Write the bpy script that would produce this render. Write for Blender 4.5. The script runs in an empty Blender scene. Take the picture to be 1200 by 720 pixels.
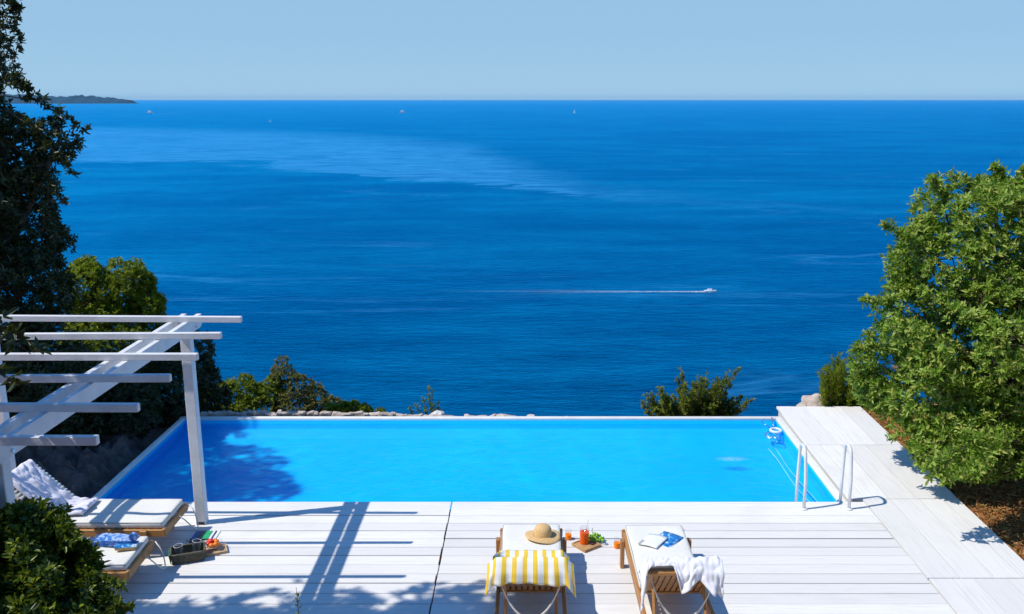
import bpy, bmesh, math, random
import numpy as np
from mathutils import Vector, Matrix, noise as mnoise
R = math.radians
random.seed(11)
sc = bpy.context.scene
COL = sc.collection

# ------------------------------------------------------------------ camera
CAM_H = 4.75                       # balcony eye height above the deck
PITCH = math.atan(244 / 1080.0)
cd = bpy.data.cameras.new('camera')
cam = bpy.data.objects.new('camera', cd)
COL.objects.link(cam)
cam.location = (0, 0, CAM_H)
cam.rotation_euler = (math.pi / 2 - PITCH, 0, 0)
cd.sensor_width = 36.0
cd.lens = 36.0 * 1080 / 1200
cd.shift_x = -26 / 1200.0
cd.clip_start = 0.1
cd.clip_end = 200000
sc.camera = cam

# ------------------------------------------------------------------ sky, sun, exposure
SUN_EL, SUN_AZ = R(53.7), math.atan2(-1.74, -0.45)
w = bpy.data.worlds.new("World")
sc.world = w
w.use_nodes = True
nt = w.node_tree
sky = nt.nodes.new('ShaderNodeTexSky')
sky.sky_type = 'NISHITA'
sky.sun_disc = False
sky.sun_elevation = SUN_EL
sky.sun_rotation = SUN_AZ
sky.altitude = 0
sky.air_density = 0.55
sky.dust_density = 0.0
sky.ozone_density = 3.0
# clear Mediterranean summer sky: even pale blue near the horizon, deep blue overhead
stc = nt.nodes.new('ShaderNodeTexCoord')
ssp = nt.nodes.new('ShaderNodeSeparateXYZ')
nt.links.new(stc.outputs['Generated'], ssp.inputs[0])
smr = nt.nodes.new('ShaderNodeMapRange')
for i, v in ((1, 0.10), (2, 0.45), (3, 0.97), (4, 0.0)):
    smr.inputs[i].default_value = v
nt.links.new(ssp.outputs[2], smr.inputs[0])
deep = nt.nodes.new('ShaderNodeMix')
deep.data_type = 'RGBA'
deep.blend_type = 'MULTIPLY'
deep.inputs[0].default_value = 1.0
deep.inputs[7].default_value = (1.35, 2.7, 3.5, 1)
nt.links.new(sky.outputs[0], deep.inputs[6])
mixs = nt.nodes.new('ShaderNodeMix')
mixs.data_type = 'RGBA'
hz_ = nt.nodes.new('ShaderNodeMapRange')
for i, v in ((1, 0.0), (2, 0.07), (3, 0.0), (4, 1.0)):
    hz_.inputs[i].default_value = v
nt.links.new(ssp.outputs[2], hz_.inputs[0])
pale = nt.nodes.new('ShaderNodeMix')
pale.data_type = 'RGBA'
pale.inputs[6].default_value = (4.4, 6.8, 9.0, 1)
pale.inputs[7].default_value = (3.75, 6.3, 8.8, 1)
nt.links.new(hz_.outputs[0], pale.inputs[0])
nt.links.new(pale.outputs[2], mixs.inputs[7])
nt.links.new(smr.outputs[0], mixs.inputs[0])
nt.links.new(deep.outputs[2], mixs.inputs[6])
nt.links.new(mixs.outputs[2], nt.nodes['Background'].inputs[0])
nt.nodes['Background'].inputs[1].default_value = 0.085
sl = bpy.data.lights.new('sun', 'SUN')
sl.energy = 4.4
sl.angle = R(0.5)
sl.color = (1.0, 0.955, 0.87)
so = bpy.data.objects.new('sun', sl)
COL.objects.link(so)
so.rotation_euler = Vector((1.74, 0.45, -2.45)).to_track_quat('-Z', 'Y').to_euler()
sc.view_settings.view_transform = 'Standard'
sc.view_settings.look = 'None'
sc.view_settings.exposure = 0.0
sc.view_settings.gamma = 1.0
sc.view_settings.use_curve_mapping = False
sc.cycles.use_denoising = True
sc.cycles.max_bounces = 8
sc.cycles.transparent_max_bounces = 12


# ------------------------------------------------------------------ helpers
def at(px, py, z=0.0):
    """measured point of the photo at height z"""
    v = (py - 360) / 1080.0
    s, c = math.sin(PITCH), math.cos(PITCH)
    Z = (CAM_H - z) / (s + v * c)
    return Vector(((px - 626) / 1080.0 * Z, Z * (c - v * s), z))


def at_depth(px, py, Y):
    v = (py - 360) / 1080.0
    s, c = math.sin(PITCH), math.cos(PITCH)
    Z = Y / (c - v * s)
    return Vector(((px - 626) / 1080.0 * Z, Y, CAM_H - Z * (s + v * c)))


class MB:
    def __init__(self):
        self.v, self.f, self.uv = [], [], None

    def add(self, vs, fs):
        o = len(self.v)
        self.v += [tuple(p) for p in vs]
        self.f += [tuple(i + o for i in f) for f in fs]
        return self

    def box(self, c, s, rot=None):
        c = Vector(c)
        hx, hy, hz = s[0] / 2, s[1] / 2, s[2] / 2
        vs = [Vector((x * hx, y * hy, z * hz)) for z in (-1, 1) for y in (-1, 1) for x in (-1, 1)]
        if rot is not None:
            vs = [rot @ p for p in vs]
        vs = [p + c for p in vs]
        return self.add(vs, [(0, 2, 3, 1), (4, 5, 7, 6), (0, 1, 5, 4), (2, 6, 7, 3), (0, 4, 6, 2), (1, 3, 7, 5)])

    def box2(self, a, b):
        a, b = Vector(a), Vector(b)
        return self.box((a + b) / 2, b - a)

    def rbox(self, c, s, r, rot=None, seg=2, fn=None, cuts=0):
        bm = bmesh.new()
        bmesh.ops.create_cube(bm, size=1)
        bmesh.ops.scale(bm, vec=Vector(s), verts=bm.verts)
        bmesh.ops.bevel(bm, geom=list(bm.edges), offset=r, segments=seg, affect='EDGES', profile=0.5)
        if cuts:
            bmesh.ops.subdivide_edges(bm, edges=[e for e in bm.edges if e.calc_length() > r * 3], cuts=cuts, use_grid_fill=True)
        bm.verts.ensure_lookup_table()
        vs = []
        for p in bm.verts:
            q = p.co.copy()
            if fn:
                q = fn(q)
            if rot is not None:
                q = rot @ q
            vs.append(q + Vector(c))
        fs = [tuple(p.index for p in f.verts) for f in bm.faces]
        bm.free()
        return self.add(vs, fs)

    def tube(self, pts, r, n=8, closed=False, cap=True):
        pts = [Vector(p) for p in pts]
        m = len(pts)
        rs = r if isinstance(r, (list, tuple)) else [r] * m
        vs, prev = [], None
        for i, p in enumerate(pts):
            if closed:
                t = pts[(i + 1) % m] - pts[i - 1]
            else:
                t = pts[min(i + 1, m - 1)] - pts[max(i - 1, 0)]
            t = t.normalized() if t.length > 1e-9 else Vector((0, 0, 1))
            if prev is None:
                a = t.orthogonal().normalized()
            else:
                a = prev - t * prev.dot(t)
                a = a.normalized() if a.length > 1e-6 else t.orthogonal().normalized()
            prev = a
            b = t.cross(a)
            for k in range(n):
                th = 2 * math.pi * k / n
                vs.append(p + (a * math.cos(th) + b * math.sin(th)) * rs[i])
        fs = []
        for i in range(m if closed else m - 1):
            j = (i + 1) % m
            for k in range(n):
                l = (k + 1) % n
                fs.append((i * n + k, i * n + l, j * n + l, j * n + k))
        if cap and not closed:
            fs.append(tuple(range(n - 1, -1, -1)))
            fs.append(tuple((m - 1) * n + k for k in range(n)))
        return self.add(vs, fs)

    def lathe(self, prof, n=24, c=(0, 0, 0), fn=None):
        vs = []
        c = Vector(c)
        for r, z in prof:
            for k in range(n):
                th = 2 * math.pi * k / n
                q = Vector((r * math.cos(th), r * math.sin(th), z))
                if fn:
                    q = fn(q, th)
                vs.append(q + c)
        fs = []
        for i in range(len(prof) - 1):
            for k in range(n):
                l = (k + 1) % n
                fs.append((i * n + k, i * n + l, (i + 1) * n + l, (i + 1) * n + k))
        return self.add(vs, fs)

    def ball(self, c, r, sub=2, fn=None, scale=(1, 1, 1)):
        bm = bmesh.new()
        bmesh.ops.create_icosphere(bm, subdivisions=sub, radius=1)
        vs = []
        for p in bm.verts:
            q = Vector((p.co.x * scale[0], p.co.y * scale[1], p.co.z * scale[2])) * r
            if fn:
                q = fn(q)
            vs.append(q + Vector(c))
        fs = [tuple(p.index for p in f.verts) for f in bm.faces]
        bm.free()
        return self.add(vs, fs)

    def grid(self, nu, nv, fn, thick=0.0, uv=True):
        """fn(u,v)->Vector ; a cloth sheet, optionally with thickness"""
        P = [[fn(i / nu, j / nv) for j in range(nv + 1)] for i in range(nu + 1)]
        o = len(self.v)
        W = nv + 1
        uvs = {}
        for i in range(nu + 1):
            for j in range(W):
                self.v.append(tuple(P[i][j]))
                uvs[o + i * W + j] = (i / nu, j / nv)
        for i in range(nu):
            for j in range(nv):
                self.f.append((o + i * W + j, o + (i + 1) * W + j, o + (i + 1) * W + j + 1, o + i * W + j + 1))
        if thick:
            N = [[None] * W for _ in range(nu + 1)]
            for i in range(nu + 1):
                for j in range(W):
                    a = P[min(i + 1, nu)][j] - P[max(i - 1, 0)][j]
                    b = P[i][min(j + 1, nv)] - P[i][max(j - 1, 0)]
                    n = a.cross(b)
                    N[i][j] = n.normalized() if n.length > 1e-9 else Vector((0, 0, 1))
            o2 = len(self.v)
            for i in range(nu + 1):
                for j in range(W):
                    self.v.append(tuple(P[i][j] - N[i][j] * thick))
                    uvs[o2 + i * W + j] = (i / nu, j / nv)
            for i in range(nu):
                for j in range(nv):
                    self.f.append((o2 + i * W + j, o2 + i * W + j + 1, o2 + (i + 1) * W + j + 1, o2 + (i + 1) * W + j))
            rim = [(i, 0) for i in range(nu)] + [(nu, j) for j in range(nv)] + [(i, nv) for i in range(nu, 0, -1)] + [(0, j) for j in range(nv, 0, -1)]
            for a, b in zip(rim, rim[1:] + rim[:1]):
                ia, ib = a[0] * W + a[1], b[0] * W + b[1]
                self.f.append((o + ib, o + ia, o2 + ia, o2 + ib))
        if uv:
            self.uv = self.uv or {}
            self.uv.update(uvs)
        return self

    def build(self, name, mat=None, parent=None, smooth=False, loc=None, auto=None):
        me = bpy.data.meshes.new(name)
        me.from_pydata(self.v, [], self.f)
        if self.uv:
            l = me.uv_layers.new(name='UVMap')
            for lp in me.loops:
                l.data[lp.index].uv = self.uv.get(lp.vertex_index, (0, 0))
        me.update()
        if smooth:
            me.polygons.foreach_set('use_smooth', [True] * len(me.polygons))
        o = bpy.data.objects.new(name, me)
        COL.objects.link(o)
        if mat:
            me.materials.append(mat)
        if parent:
            o.parent = parent
        if loc is not None:
            o.location = loc
        if auto:
            me.polygons.foreach_set('use_smooth', [True] * len(me.polygons))
            try:
                me.set_sharp_from_angle(angle=R(auto))
            except Exception:
                pass
        return o


def tag(o, label=None, cat=None, group=None, kind=None):
    if label: o['label'] = label
    if cat: o['category'] = cat
    if group: o['group'] = group
    if kind: o['kind'] = kind
    return o


def thing(name, label, cat, loc=(0, 0, 0), rz=0.0, group=None):
    o = bpy.data.objects.new(name, None)
    o.empty_display_size = 0.2
    COL.objects.link(o)
    o.location = loc
    o.rotation_euler = (0, 0, rz)
    return tag(o, label, cat, group)


def copy_tree(o, parent=None):
    c = o.copy()
    COL.objects.link(c)
    c.parent = parent
    for ch in list(o.children):
        copy_tree(ch, c)
    return c


def smooth01(a, b, x):
    t = min(1, max(0, (x - a) / (b - a)))
    return t * t * (3 - 2 * t)


# ------------------------------------------------------------------ materials
def new_mat(name):
    m = bpy.data.materials.new(name)
    m.use_nodes = True
    n = m.node_tree
    return m, n, n.nodes['Principled BSDF']


def mix_col(n, fac, a, b, typ='MIX'):
    x = n.nodes.new('ShaderNodeMix')
    x.data_type = 'RGBA'
    x.blend_type = typ
    for sock, val in ((x.inputs[0], fac), (x.inputs[6], a), (x.inputs[7], b)):
        if hasattr(val, 'is_linked') or hasattr(val, 'links'):
            n.links.new(val, sock)
        elif isinstance(val, (tuple, list)):
            sock.default_value = (*val[:3], 1)
        else:
            sock.default_value = val
    return x.outputs[2]


def nz(n, scale, detail=4, rough=0.55, vec=None, dist=0.0):
    t = n.nodes.new('ShaderNodeTexNoise')
    t.inputs['Scale'].default_value = scale
    t.inputs['Detail'].default_value = detail
    t.inputs['Roughness'].default_value = rough
    t.inputs['Distortion'].default_value = dist
    if vec is not None:
        n.links.new(vec, t.inputs['Vector'])
    return t.outputs['Fac']


def ramp(n, fac, stops):
    r = n.nodes.new('ShaderNodeValToRGB')
    e = r.color_ramp.elements
    while len(e) < len(stops):
        e.new(0.5)
    for el, (p, c) in zip(e, stops):
        el.position = p
        el.color = (c, c, c, 1) if not isinstance(c, tuple) else (*c, 1)
    n.links.new(fac, r.inputs[0])
    return r.outputs[0]


def math_n(n, op, a, b=None, c=None):
    x = n.nodes.new('ShaderNodeMath')
    x.operation = op
    for i, v in enumerate((a, b, c)):
        if v is None: continue
        if isinstance(v, (int, float)):
            x.inputs[i].default_value = v
        else:
            n.links.new(v, x.inputs[i])
    return x.outputs[0]


def pos_vec(n, scale=(1, 1, 1), src='Object', rot=(0, 0, 0)):
    tc = n.nodes.new('ShaderNodeTexCoord')
    mp = n.nodes.new('ShaderNodeMapping')
    mp.inputs['Scale'].default_value = scale
    mp.inputs['Rotation'].default_value = rot
    n.links.new(tc.outputs[src], mp.inputs['Vector'])
    return mp.outputs[0]


def bump(n, bsdf, h, strength=0.3, dist=0.01):
    b = n.nodes.new('ShaderNodeBump')
    b.inputs['Strength'].default_value = strength
    b.inputs['Distance'].default_value = dist
    n.links.new(h, b.inputs['Height'])
    n.links.new(b.outputs[0], bsdf.inputs['Normal'])
    return b


def simple(name, col, rough=0.5, spec=0.5, var=0.12, scale=8, bmp=0.0, bscale=40, vscale=(1, 1, 1), metal=0.0):
    m, n, b = new_mat(name)
    vec = pos_vec(n, vscale)
    f = nz(n, scale, 5, 0.6, vec)
    lo = tuple(max(0, c * (1 - var)) for c in col)
    hi = tuple(min(1, c * (1 + var)) for c in col)
    n.links.new(mix_col(n, ramp(n, f, [(0.3, 0.0), (0.7, 1.0)]), lo, hi), b.inputs['Base Color'])
    b.inputs['Roughness'].default_value = rough
    b.inputs['Specular IOR Level'].default_value = spec
    b.inputs['Metallic'].default_value = metal
    if bmp:
        bump(n, b, nz(n, bscale, 4, 0.6, vec), bmp)
    return m


def painted_boards(name, axis, base=(0.81, 0.78, 0.735)):
    """white painted boards; grain runs along the given axis, each board its own tone"""
    m, n, b = new_mat(name)
    sc_ = (0.6, 14, 14) if axis == 'x' else (14, 0.6, 14)
    vec = pos_vec(n, sc_)
    v2 = pos_vec(n, (1, 1, 1))
    geo = n.nodes.new('ShaderNodeNewGeometry')
    rnd = geo.outputs['Random Per Island']
    grain = nz(n, 3.0, 6, 0.65, vec)
    dirt = nz(n, 1.3, 5, 0.6, v2)
    fine = nz(n, 9.0, 5, 0.7, v2)
    c = mix_col(n, rnd, tuple(x * 0.88 for x in base), tuple(min(x * 1.03, .86) for x in base))
    c = mix_col(n, ramp(n, grain, [(0.30, 0.60), (0.52, 0.0)]), c, (0.60, 0.585, 0.55))
    c = mix_col(n, ramp(n, dirt, [(0.54, 0.0), (0.78, 0.45)]), c, (0.62, 0.59, 0.54))
    c = mix_col(n, ramp(n, fine, [(0.70, 0.0), (0.76, 0.55)]), c, (0.55, 0.50, 0.42))
    n.links.new(c, b.inputs['Base Color'])
    b.inputs['Roughness'].default_value = 0.62
    b.inputs['Specular IOR Level'].default_value = 0.3
    bump(n, b, grain, 0.25, 0.004)
    return m


def wood(name, light, dark, axis='y', rough=0.45):
    m, n, b = new_mat(name)
    s = {'x': (1.2, 22, 22), 'y': (22, 1.2, 22), 'z': (22, 22, 1.2)}[axis]
    vec = pos_vec(n, s)
    g = nz(n, 2.2, 6, 0.6, vec, 0.4)
    geo = n.nodes.new('ShaderNodeNewGeometry')
    c = mix_col(n, ramp(n, g, [(0.3, 0.0), (0.7, 1.0)]), dark, light)
    c = mix_col(n, math_n(n, 'MULTIPLY', geo.outputs['Random Per Island'], 0.35), c, dark)
    n.links.new(c, b.inputs['Base Color'])
    b.inputs['Roughness'].default_value = rough
    bump(n, b, g, 0.2, 0.003)
    return m


def leafy(name, cols, transl=0.25, rough=0.42, spec=0.45):
    """leaf material: each leaf takes its own tone from a small palette"""
    m, n, b = new_mat(name)
    geo = n.nodes.new('ShaderNodeNewGeometry')
    st = [(i / max(1, len(cols) - 1), c) for i, c in enumerate(cols)]
    c = ramp(n, geo.outputs['Random Per Island'], st)
    n.links.new(c, b.inputs['Base Color'])
    b.inputs['Roughness'].default_value = rough
    b.inputs['Specular IOR Level'].default_value = spec
    tr = n.nodes.new('ShaderNodeBsdfTranslucent')
    n.links.new(mix_col(n, 0.5, c, (0.20, 0.26, 0.02)), tr.inputs[0])
    mx = n.nodes.new('ShaderNodeMixShader')
    mx.inputs[0].default_value = transl
    n.links.new(b.outputs[0], mx.inputs[1])
    n.links.new(tr.outputs[0], mx.inputs[2])
    n.links.new(mx.outputs[0], n.nodes['Material Output'].inputs[0])
    return m


def clear(name, tint=(1, 1, 1), refl=0.12, rough=0.02, edge=0.55):
    """thin clear glass / plastic: transparent with a fresnel gloss"""
    m, n, b = new_mat(name)
    n.nodes.remove(b)
    t = n.nodes.new('ShaderNodeBsdfTransparent')
    t.inputs[0].default_value = (*tint, 1)
    g = n.nodes.new('ShaderNodeBsdfGlossy')
    g.inputs['Roughness'].default_value = rough
    fr = n.nodes.new('ShaderNodeLayerWeight')
    fr.inputs[0].default_value = 0.35
    mx = n.nodes.new('ShaderNodeMixShader')
    n.links.new(math_n(n, 'MULTIPLY_ADD', fr.outputs['Facing'], edge, refl), mx.inputs[0])
    n.links.new(t.outputs[0], mx.inputs[1])
    n.links.new(g.outputs[0], mx.inputs[2])
    n.links.new(mx.outputs[0], n.nodes['Material Output'].inputs[0])
    return m


M = {}
M['deck_x'] = painted_boards('white_deck_paint_across', 'x')
M['deck_y'] = painted_boards('white_deck_paint_along', 'y')
M['white_paint'] = simple('white_wood_paint', (0.70, 0.71, 0.72), 0.55, 0.3, 0.10, 5, 0.3, 60, (1, 1, 1))
M['coping'] = simple('cream_coping', (0.74, 0.73, 0.68), 0.6, 0.3, 0.08, 5, 0.1, 60)
M['teak_y'] = wood('teak_long', (0.56, 0.28, 0.085), (0.32, 0.14, 0.042), 'y')
M['teak_x'] = wood('teak_cross', (0.56, 0.28, 0.085), (0.32, 0.14, 0.042), 'x')
M['teak_z'] = wood('teak_upright', (0.52, 0.26, 0.08), (0.30, 0.13, 0.04), 'z')
M['canvas'] = simple('cream_canvas', (0.76, 0.74, 0.67), 0.9, 0.1, 0.04, 30, 0.15, 300)
M['piping'] = simple('grey_piping', (0.42, 0.42, 0.40), 0.9, 0.1, 0.05, 30)
M['strap'] = simple('white_strap', (0.70, 0.68, 0.62), 0.85, 0.1, 0.06, 30)
M['terry'] = simple('white_terry', (0.80, 0.80, 0.84), 0.95, 0.05, 0.03, 40, 0.35, 260)
M['lilac_terry'] = simple('lilac_white_terry', (0.74, 0.73, 0.82), 0.95, 0.05, 0.05, 20, 0.35, 240)
M['straw'] = simple('straw', (0.70, 0.46, 0.21), 0.8, 0.2, 0.18, 60, 0.5, 160)
M['tray_wood'] = simple('tray_wood', (0.48, 0.28, 0.12), 0.5, 0.3, 0.25, 10, 0.1, 40, (1, 8, 1))
M['tray_pale'] = simple('pale_tray_wood', (0.58, 0.40, 0.22), 0.5, 0.3, 0.2, 10, 0.1, 40, (8, 1, 1))
M['juice'] = simple('orange_juice', (0.95, 0.24, 0.005), 0.5, 0.1, 0.06, 60)
M['red_drink'] = simple('blood_orange_drink', (0.90, 0.13, 0.008), 0.4, 0.2, 0.25, 35)
M['ice'] = clear('ice', (1.0, 0.75, 0.6), 0.15, 0.1)
M['glass'] = clear('clear_glass', (0.985, 0.99, 0.995), 0.02, 0.02, 0.22)
M['steel'] = simple('polished_steel', (0.75, 0.76, 0.78), 0.22, 0.5, 0.03, 5, metal=0.85)
M['white_tube'] = simple('white_enamel_tube', (0.74, 0.75, 0.77), 0.12, 0.7, 0.03, 10)
M['white_plastic'] = simple('white_plastic', (0.76, 0.78, 0.80), 0.4, 0.5, 0.04, 10)
M['clear_plastic'] = clear('clear_plastic', (0.86, 0.95, 1.0), 0.16, 0.15)
M['hose'] = clear('pale_hose', (0.80, 0.93, 1.0), 0.30, 0.3)
M['pale_hose'] = simple('pale_blue_hose', (0.35, 0.70, 0.88), 0.5, 0.2, 0.05, 10)
M['grape'] = simple('green_grape', (0.26, 0.52, 0.035), 0.25, 0.5, 0.25, 30)
M['apricot'] = simple('apricot', (0.88, 0.24, 0.02), 0.4, 0.4, 0.15, 25)
M['strawberry'] = simple('red_fruit', (0.75, 0.035, 0.015), 0.35, 0.5, 0.2, 30)
M['wicker'] = simple('dark_wicker', (0.12, 0.11, 0.075), 0.6, 0.4, 0.6, 60, 0.8, 90)
M['black'] = simple('black_plastic', (0.02, 0.02, 0.022), 0.3, 0.5, 0.1, 10)
M['green_edge'] = simple('green_lining', (0.03, 0.22, 0.12), 0.7, 0.2, 0.15, 20)
M['paper'] = simple('white_paper', (0.80, 0.80, 0.80), 0.5, 0.3, 0.02, 10)
M['tan_cover'] = simple('tan_book_board', (0.52, 0.36, 0.15), 0.6, 0.3, 0.1, 20)
M['pale_stone'] = simple('pale_limestone', (0.52, 0.43, 0.36), 0.9, 0.1, 0.3, 4, 0.6, 14)
M['white_stone'] = simple('white_limestone', (0.62, 0.60, 0.57), 0.9, 0.1, 0.12, 5, 0.5, 16)
M['hull'] = simple('white_hull', (0.80, 0.80, 0.80), 0.4, 0.5, 0.02, 1)
M['boat_dark'] = simple('boat_dark_glass', (0.03, 0.04, 0.06), 0.2, 0.5, 0.1, 1)
M['bark'] = simple('grey_brown_bark', (0.13, 0.10, 0.075), 0.9, 0.1, 0.35, 6, 0.7, 18, (1, 1, .3))
M['twig'] = simple('pale_twig', (0.24, 0.20, 0.15), 0.9, 0.1, 0.25, 10)


def printed(name, cols, scale=6, bg=None):
    """a printed picture: blotches of ink"""
    m, n, b = new_mat(name)
    v = pos_vec(n, (1, 1, 1))
    f = nz(n, scale, 3, 0.55, v, 1.2)
    n.links.new(ramp(n, f, cols), b.inputs['Base Color'])
    b.inputs['Roughness'].default_value = 0.3
    return m


M['blue_print'] = printed('blue_cover', [(0.30, (0.01, 0.05, 0.22)), (0.46, (0.02, 0.20, 0.55)), (0.54, (0.05, 0.33, 0.62)), (0.60, (0.75, 0.82, 0.88)), (0.68, (0.02, 0.12, 0.40)), (0.85, (0.6, 0.08, 0.03))], 14)
M['blue_cloth'] = printed('blue_patterned_cloth', [(0.32, (0.02, 0.08, 0.35)), (0.46, (0.10, 0.28, 0.68)), (0.56, (0.55, 0.66, 0.86)), (0.7, (0.03, 0.14, 0.50))], 12)


def striped():
    m, n, b = new_mat('yellow_white_stripes')
    tc = n.nodes.new('ShaderNodeTexCoord')
    sp = n.nodes.new('ShaderNodeSeparateXYZ')
    n.links.new(tc.outputs['UV'], sp.inputs[0])
    s = math_n(n, 'FRACT', math_n(n, 'MULTIPLY', sp.outputs[0], 9.6))
    k = ramp(n, s, [(0.0, 0.0), (0.03, 1.0), (0.45, 1.0), (0.48, 0.0)])
    f = nz(n, 120, 3, 0.6, pos_vec(n))
    yel = mix_col(n, f, (0.78, 0.50, 0.03), (0.86, 0.62, 0.10))
    n.links.new(mix_col(n, k, (0.80, 0.80, 0.78), yel), b.inputs['Base Color'])
    b.inputs['Roughness'].default_value = 0.95
    b.inputs['Specular IOR Level'].default_value = 0.05
    bump(n, b, nz(n, 260, 3, 0.6, pos_vec(n)), 0.3)
    return m


M['striped'] = striped()


def sea_material():
    m, n, b = new_mat('deep_sea')
    geo = n.nodes.new('ShaderNodeNewGeometry')
    P = geo.outputs['Position']

    def mapped(scale, rot=0.0):
        mp = n.nodes.new('ShaderNodeMapping')
        mp.inputs['Scale'].default_value = scale
        mp.inputs['Rotation'].default_value = (0, 0, rot)
        n.links.new(P, mp.inputs['Vector'])
        return mp.outputs[0]
    # calm slicks and wind lanes: broad patches, long across the view
    big = nz(n, 1.0, 7, 0.66, mapped((0.0015, 0.0028, 0), R(6)), 2.2)
    lane = nz(n, 1.0, 6, 0.66, mapped((0.0045, 0.016, 0), R(-5)), 2.0)
    fine = nz(n, 1.0, 5, 0.7, mapped((0.10, 0.22, 0), R(8)), 0.6)
    k = math_n(n, 'ADD', math_n(n, 'MULTIPLY', ramp(n, big, [(0.42, 0.0), (0.60, 1.0)]), 0.55),
               math_n(n, 'MULTIPLY', ramp(n, lane, [(0.44, 0.0), (0.66, 1.0)]), 0.55))
    k = math_n(n, 'ADD', k, math_n(n, 'MULTIPLY', math_n(n, 'SUBTRACT', fine, 0.5), 1.5))
    # farther water lies over the deep and is seen at a flatter angle
    # the breeze roughens one long tongue of water: pale, with a sharp near edge
    sp = n.nodes.new('ShaderNodeSeparateXYZ')
    n.links.new(P, sp.inputs[0])
    wob = nz(n, 1.0, 5, 0.6, mapped((0.006, 0.012, 0)), 0.6)
    X = math_n(n, 'ADD', sp.outputs[0], math_n(n, 'MULTIPLY', math_n(n, 'SUBTRACT', wob, 0.5), 90))
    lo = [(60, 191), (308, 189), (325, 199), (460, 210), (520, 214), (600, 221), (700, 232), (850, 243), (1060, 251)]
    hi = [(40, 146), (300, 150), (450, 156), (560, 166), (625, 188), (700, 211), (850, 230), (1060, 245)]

    def curve(pts):
        fc = n.nodes.new('ShaderNodeFloatCurve')
        ws = [at(px, py, -70.0) for px, py in pts]
        cu = fc.mapping.curves[0]
        q = [((p.x + 1400) / 2000.0, p.y / 3000.0) for p in ws]
        q = sorted([(max(0.0, min(1.0, a)), b) for a, b in q])
        cu.points[0].location = q[0]
        cu.points[1].location = q[-1]
        for a in q[1:-1]:
            cu.points.new(*a)
        for pt in cu.points:
            pt.handle_type = 'VECTOR'
        fc.mapping.update()
        n.links.new(math_n(n, 'DIVIDE', math_n(n, 'ADD', X, 1400), 2000.0), fc.inputs['Value'])
        return math_n(n, 'MULTIPLY', fc.outputs[0], 3000.0)
    wob2 = nz(n, 1.0, 5, 0.65, mapped((0.014, 0.03, 0)), 2.0)
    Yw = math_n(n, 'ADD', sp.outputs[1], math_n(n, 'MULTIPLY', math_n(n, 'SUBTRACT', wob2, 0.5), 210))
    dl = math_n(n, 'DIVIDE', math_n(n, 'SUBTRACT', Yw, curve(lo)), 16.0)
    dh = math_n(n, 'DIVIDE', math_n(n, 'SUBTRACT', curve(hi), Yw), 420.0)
    cl = []
    for d in (dl, dh):
        q = n.nodes.new('ShaderNodeClamp')
        n.links.new(d, q.inputs[0])
        cl.append(q.outputs[0])
    grainy = nz(n, 1.0, 6, 0.72, mapped((0.010, 0.036, 0), R(-6)), 2.5)
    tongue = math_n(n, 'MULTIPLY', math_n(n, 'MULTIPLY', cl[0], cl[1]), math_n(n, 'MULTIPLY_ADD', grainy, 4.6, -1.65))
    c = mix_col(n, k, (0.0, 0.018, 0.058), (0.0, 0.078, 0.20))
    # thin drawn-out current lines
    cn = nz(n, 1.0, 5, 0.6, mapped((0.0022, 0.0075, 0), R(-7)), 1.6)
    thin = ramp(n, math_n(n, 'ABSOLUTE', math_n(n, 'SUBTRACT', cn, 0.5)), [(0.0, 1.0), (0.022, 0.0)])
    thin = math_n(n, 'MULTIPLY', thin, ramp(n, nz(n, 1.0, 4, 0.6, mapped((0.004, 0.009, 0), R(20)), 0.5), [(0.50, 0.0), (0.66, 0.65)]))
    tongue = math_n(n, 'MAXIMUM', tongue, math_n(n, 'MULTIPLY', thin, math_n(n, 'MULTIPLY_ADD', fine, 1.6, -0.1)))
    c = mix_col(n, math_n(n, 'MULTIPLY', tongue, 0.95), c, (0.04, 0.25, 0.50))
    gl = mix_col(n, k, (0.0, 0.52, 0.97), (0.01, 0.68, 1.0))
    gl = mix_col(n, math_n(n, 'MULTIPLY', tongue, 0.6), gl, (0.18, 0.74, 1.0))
    n.nodes.remove(b)
    df = n.nodes.new('ShaderNodeBsdfDiffuse')
    n.links.new(c, df.inputs[0])
    gs = n.nodes.new('ShaderNodeBsdfGlossy')
    gs.inputs['Roughness'].default_value = 0.38
    n.links.new(gl, gs.inputs[0])
    # ripples
    r1 = nz(n, 1.0, 5, 0.6, mapped((0.11, 0.33, 0), R(10)), 0.3)
    r2 = nz(n, 1.0, 4, 0.65, mapped((0.45, 1.2, 0), R(-8)), 0.2)
    h = math_n(n, 'ADD', math_n(n, 'MULTIPLY', r1, 1.0), math_n(n, 'MULTIPLY', r2, 0.4))
    bp = n.nodes.new('ShaderNodeBump')
    bp.inputs['Strength'].default_value = 0.6
    bp.inputs['Distance'].default_value = 1.2
    n.links.new(h, bp.inputs['Height'])
    fr = n.nodes.new('ShaderNodeFresnel')
    fr.inputs['IOR'].default_value = 1.33
    mx = n.nodes.new('ShaderNodeMixShader')
    for nd in (df, gs, fr):
        n.links.new(bp.outputs[0], nd.inputs['Normal'])
    n.links.new(math_n(n, 'MULTIPLY', fr.outputs[0], 1.0), mx.inputs[0])
    n.links.new(df.outputs[0], mx.inputs[1])
    n.links.new(gs.outputs[0], mx.inputs[2])
    n.links.new(mx.outputs[0], n.nodes['Material Output'].inputs[0])
    return m


M['sea'] = sea_material()


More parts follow.
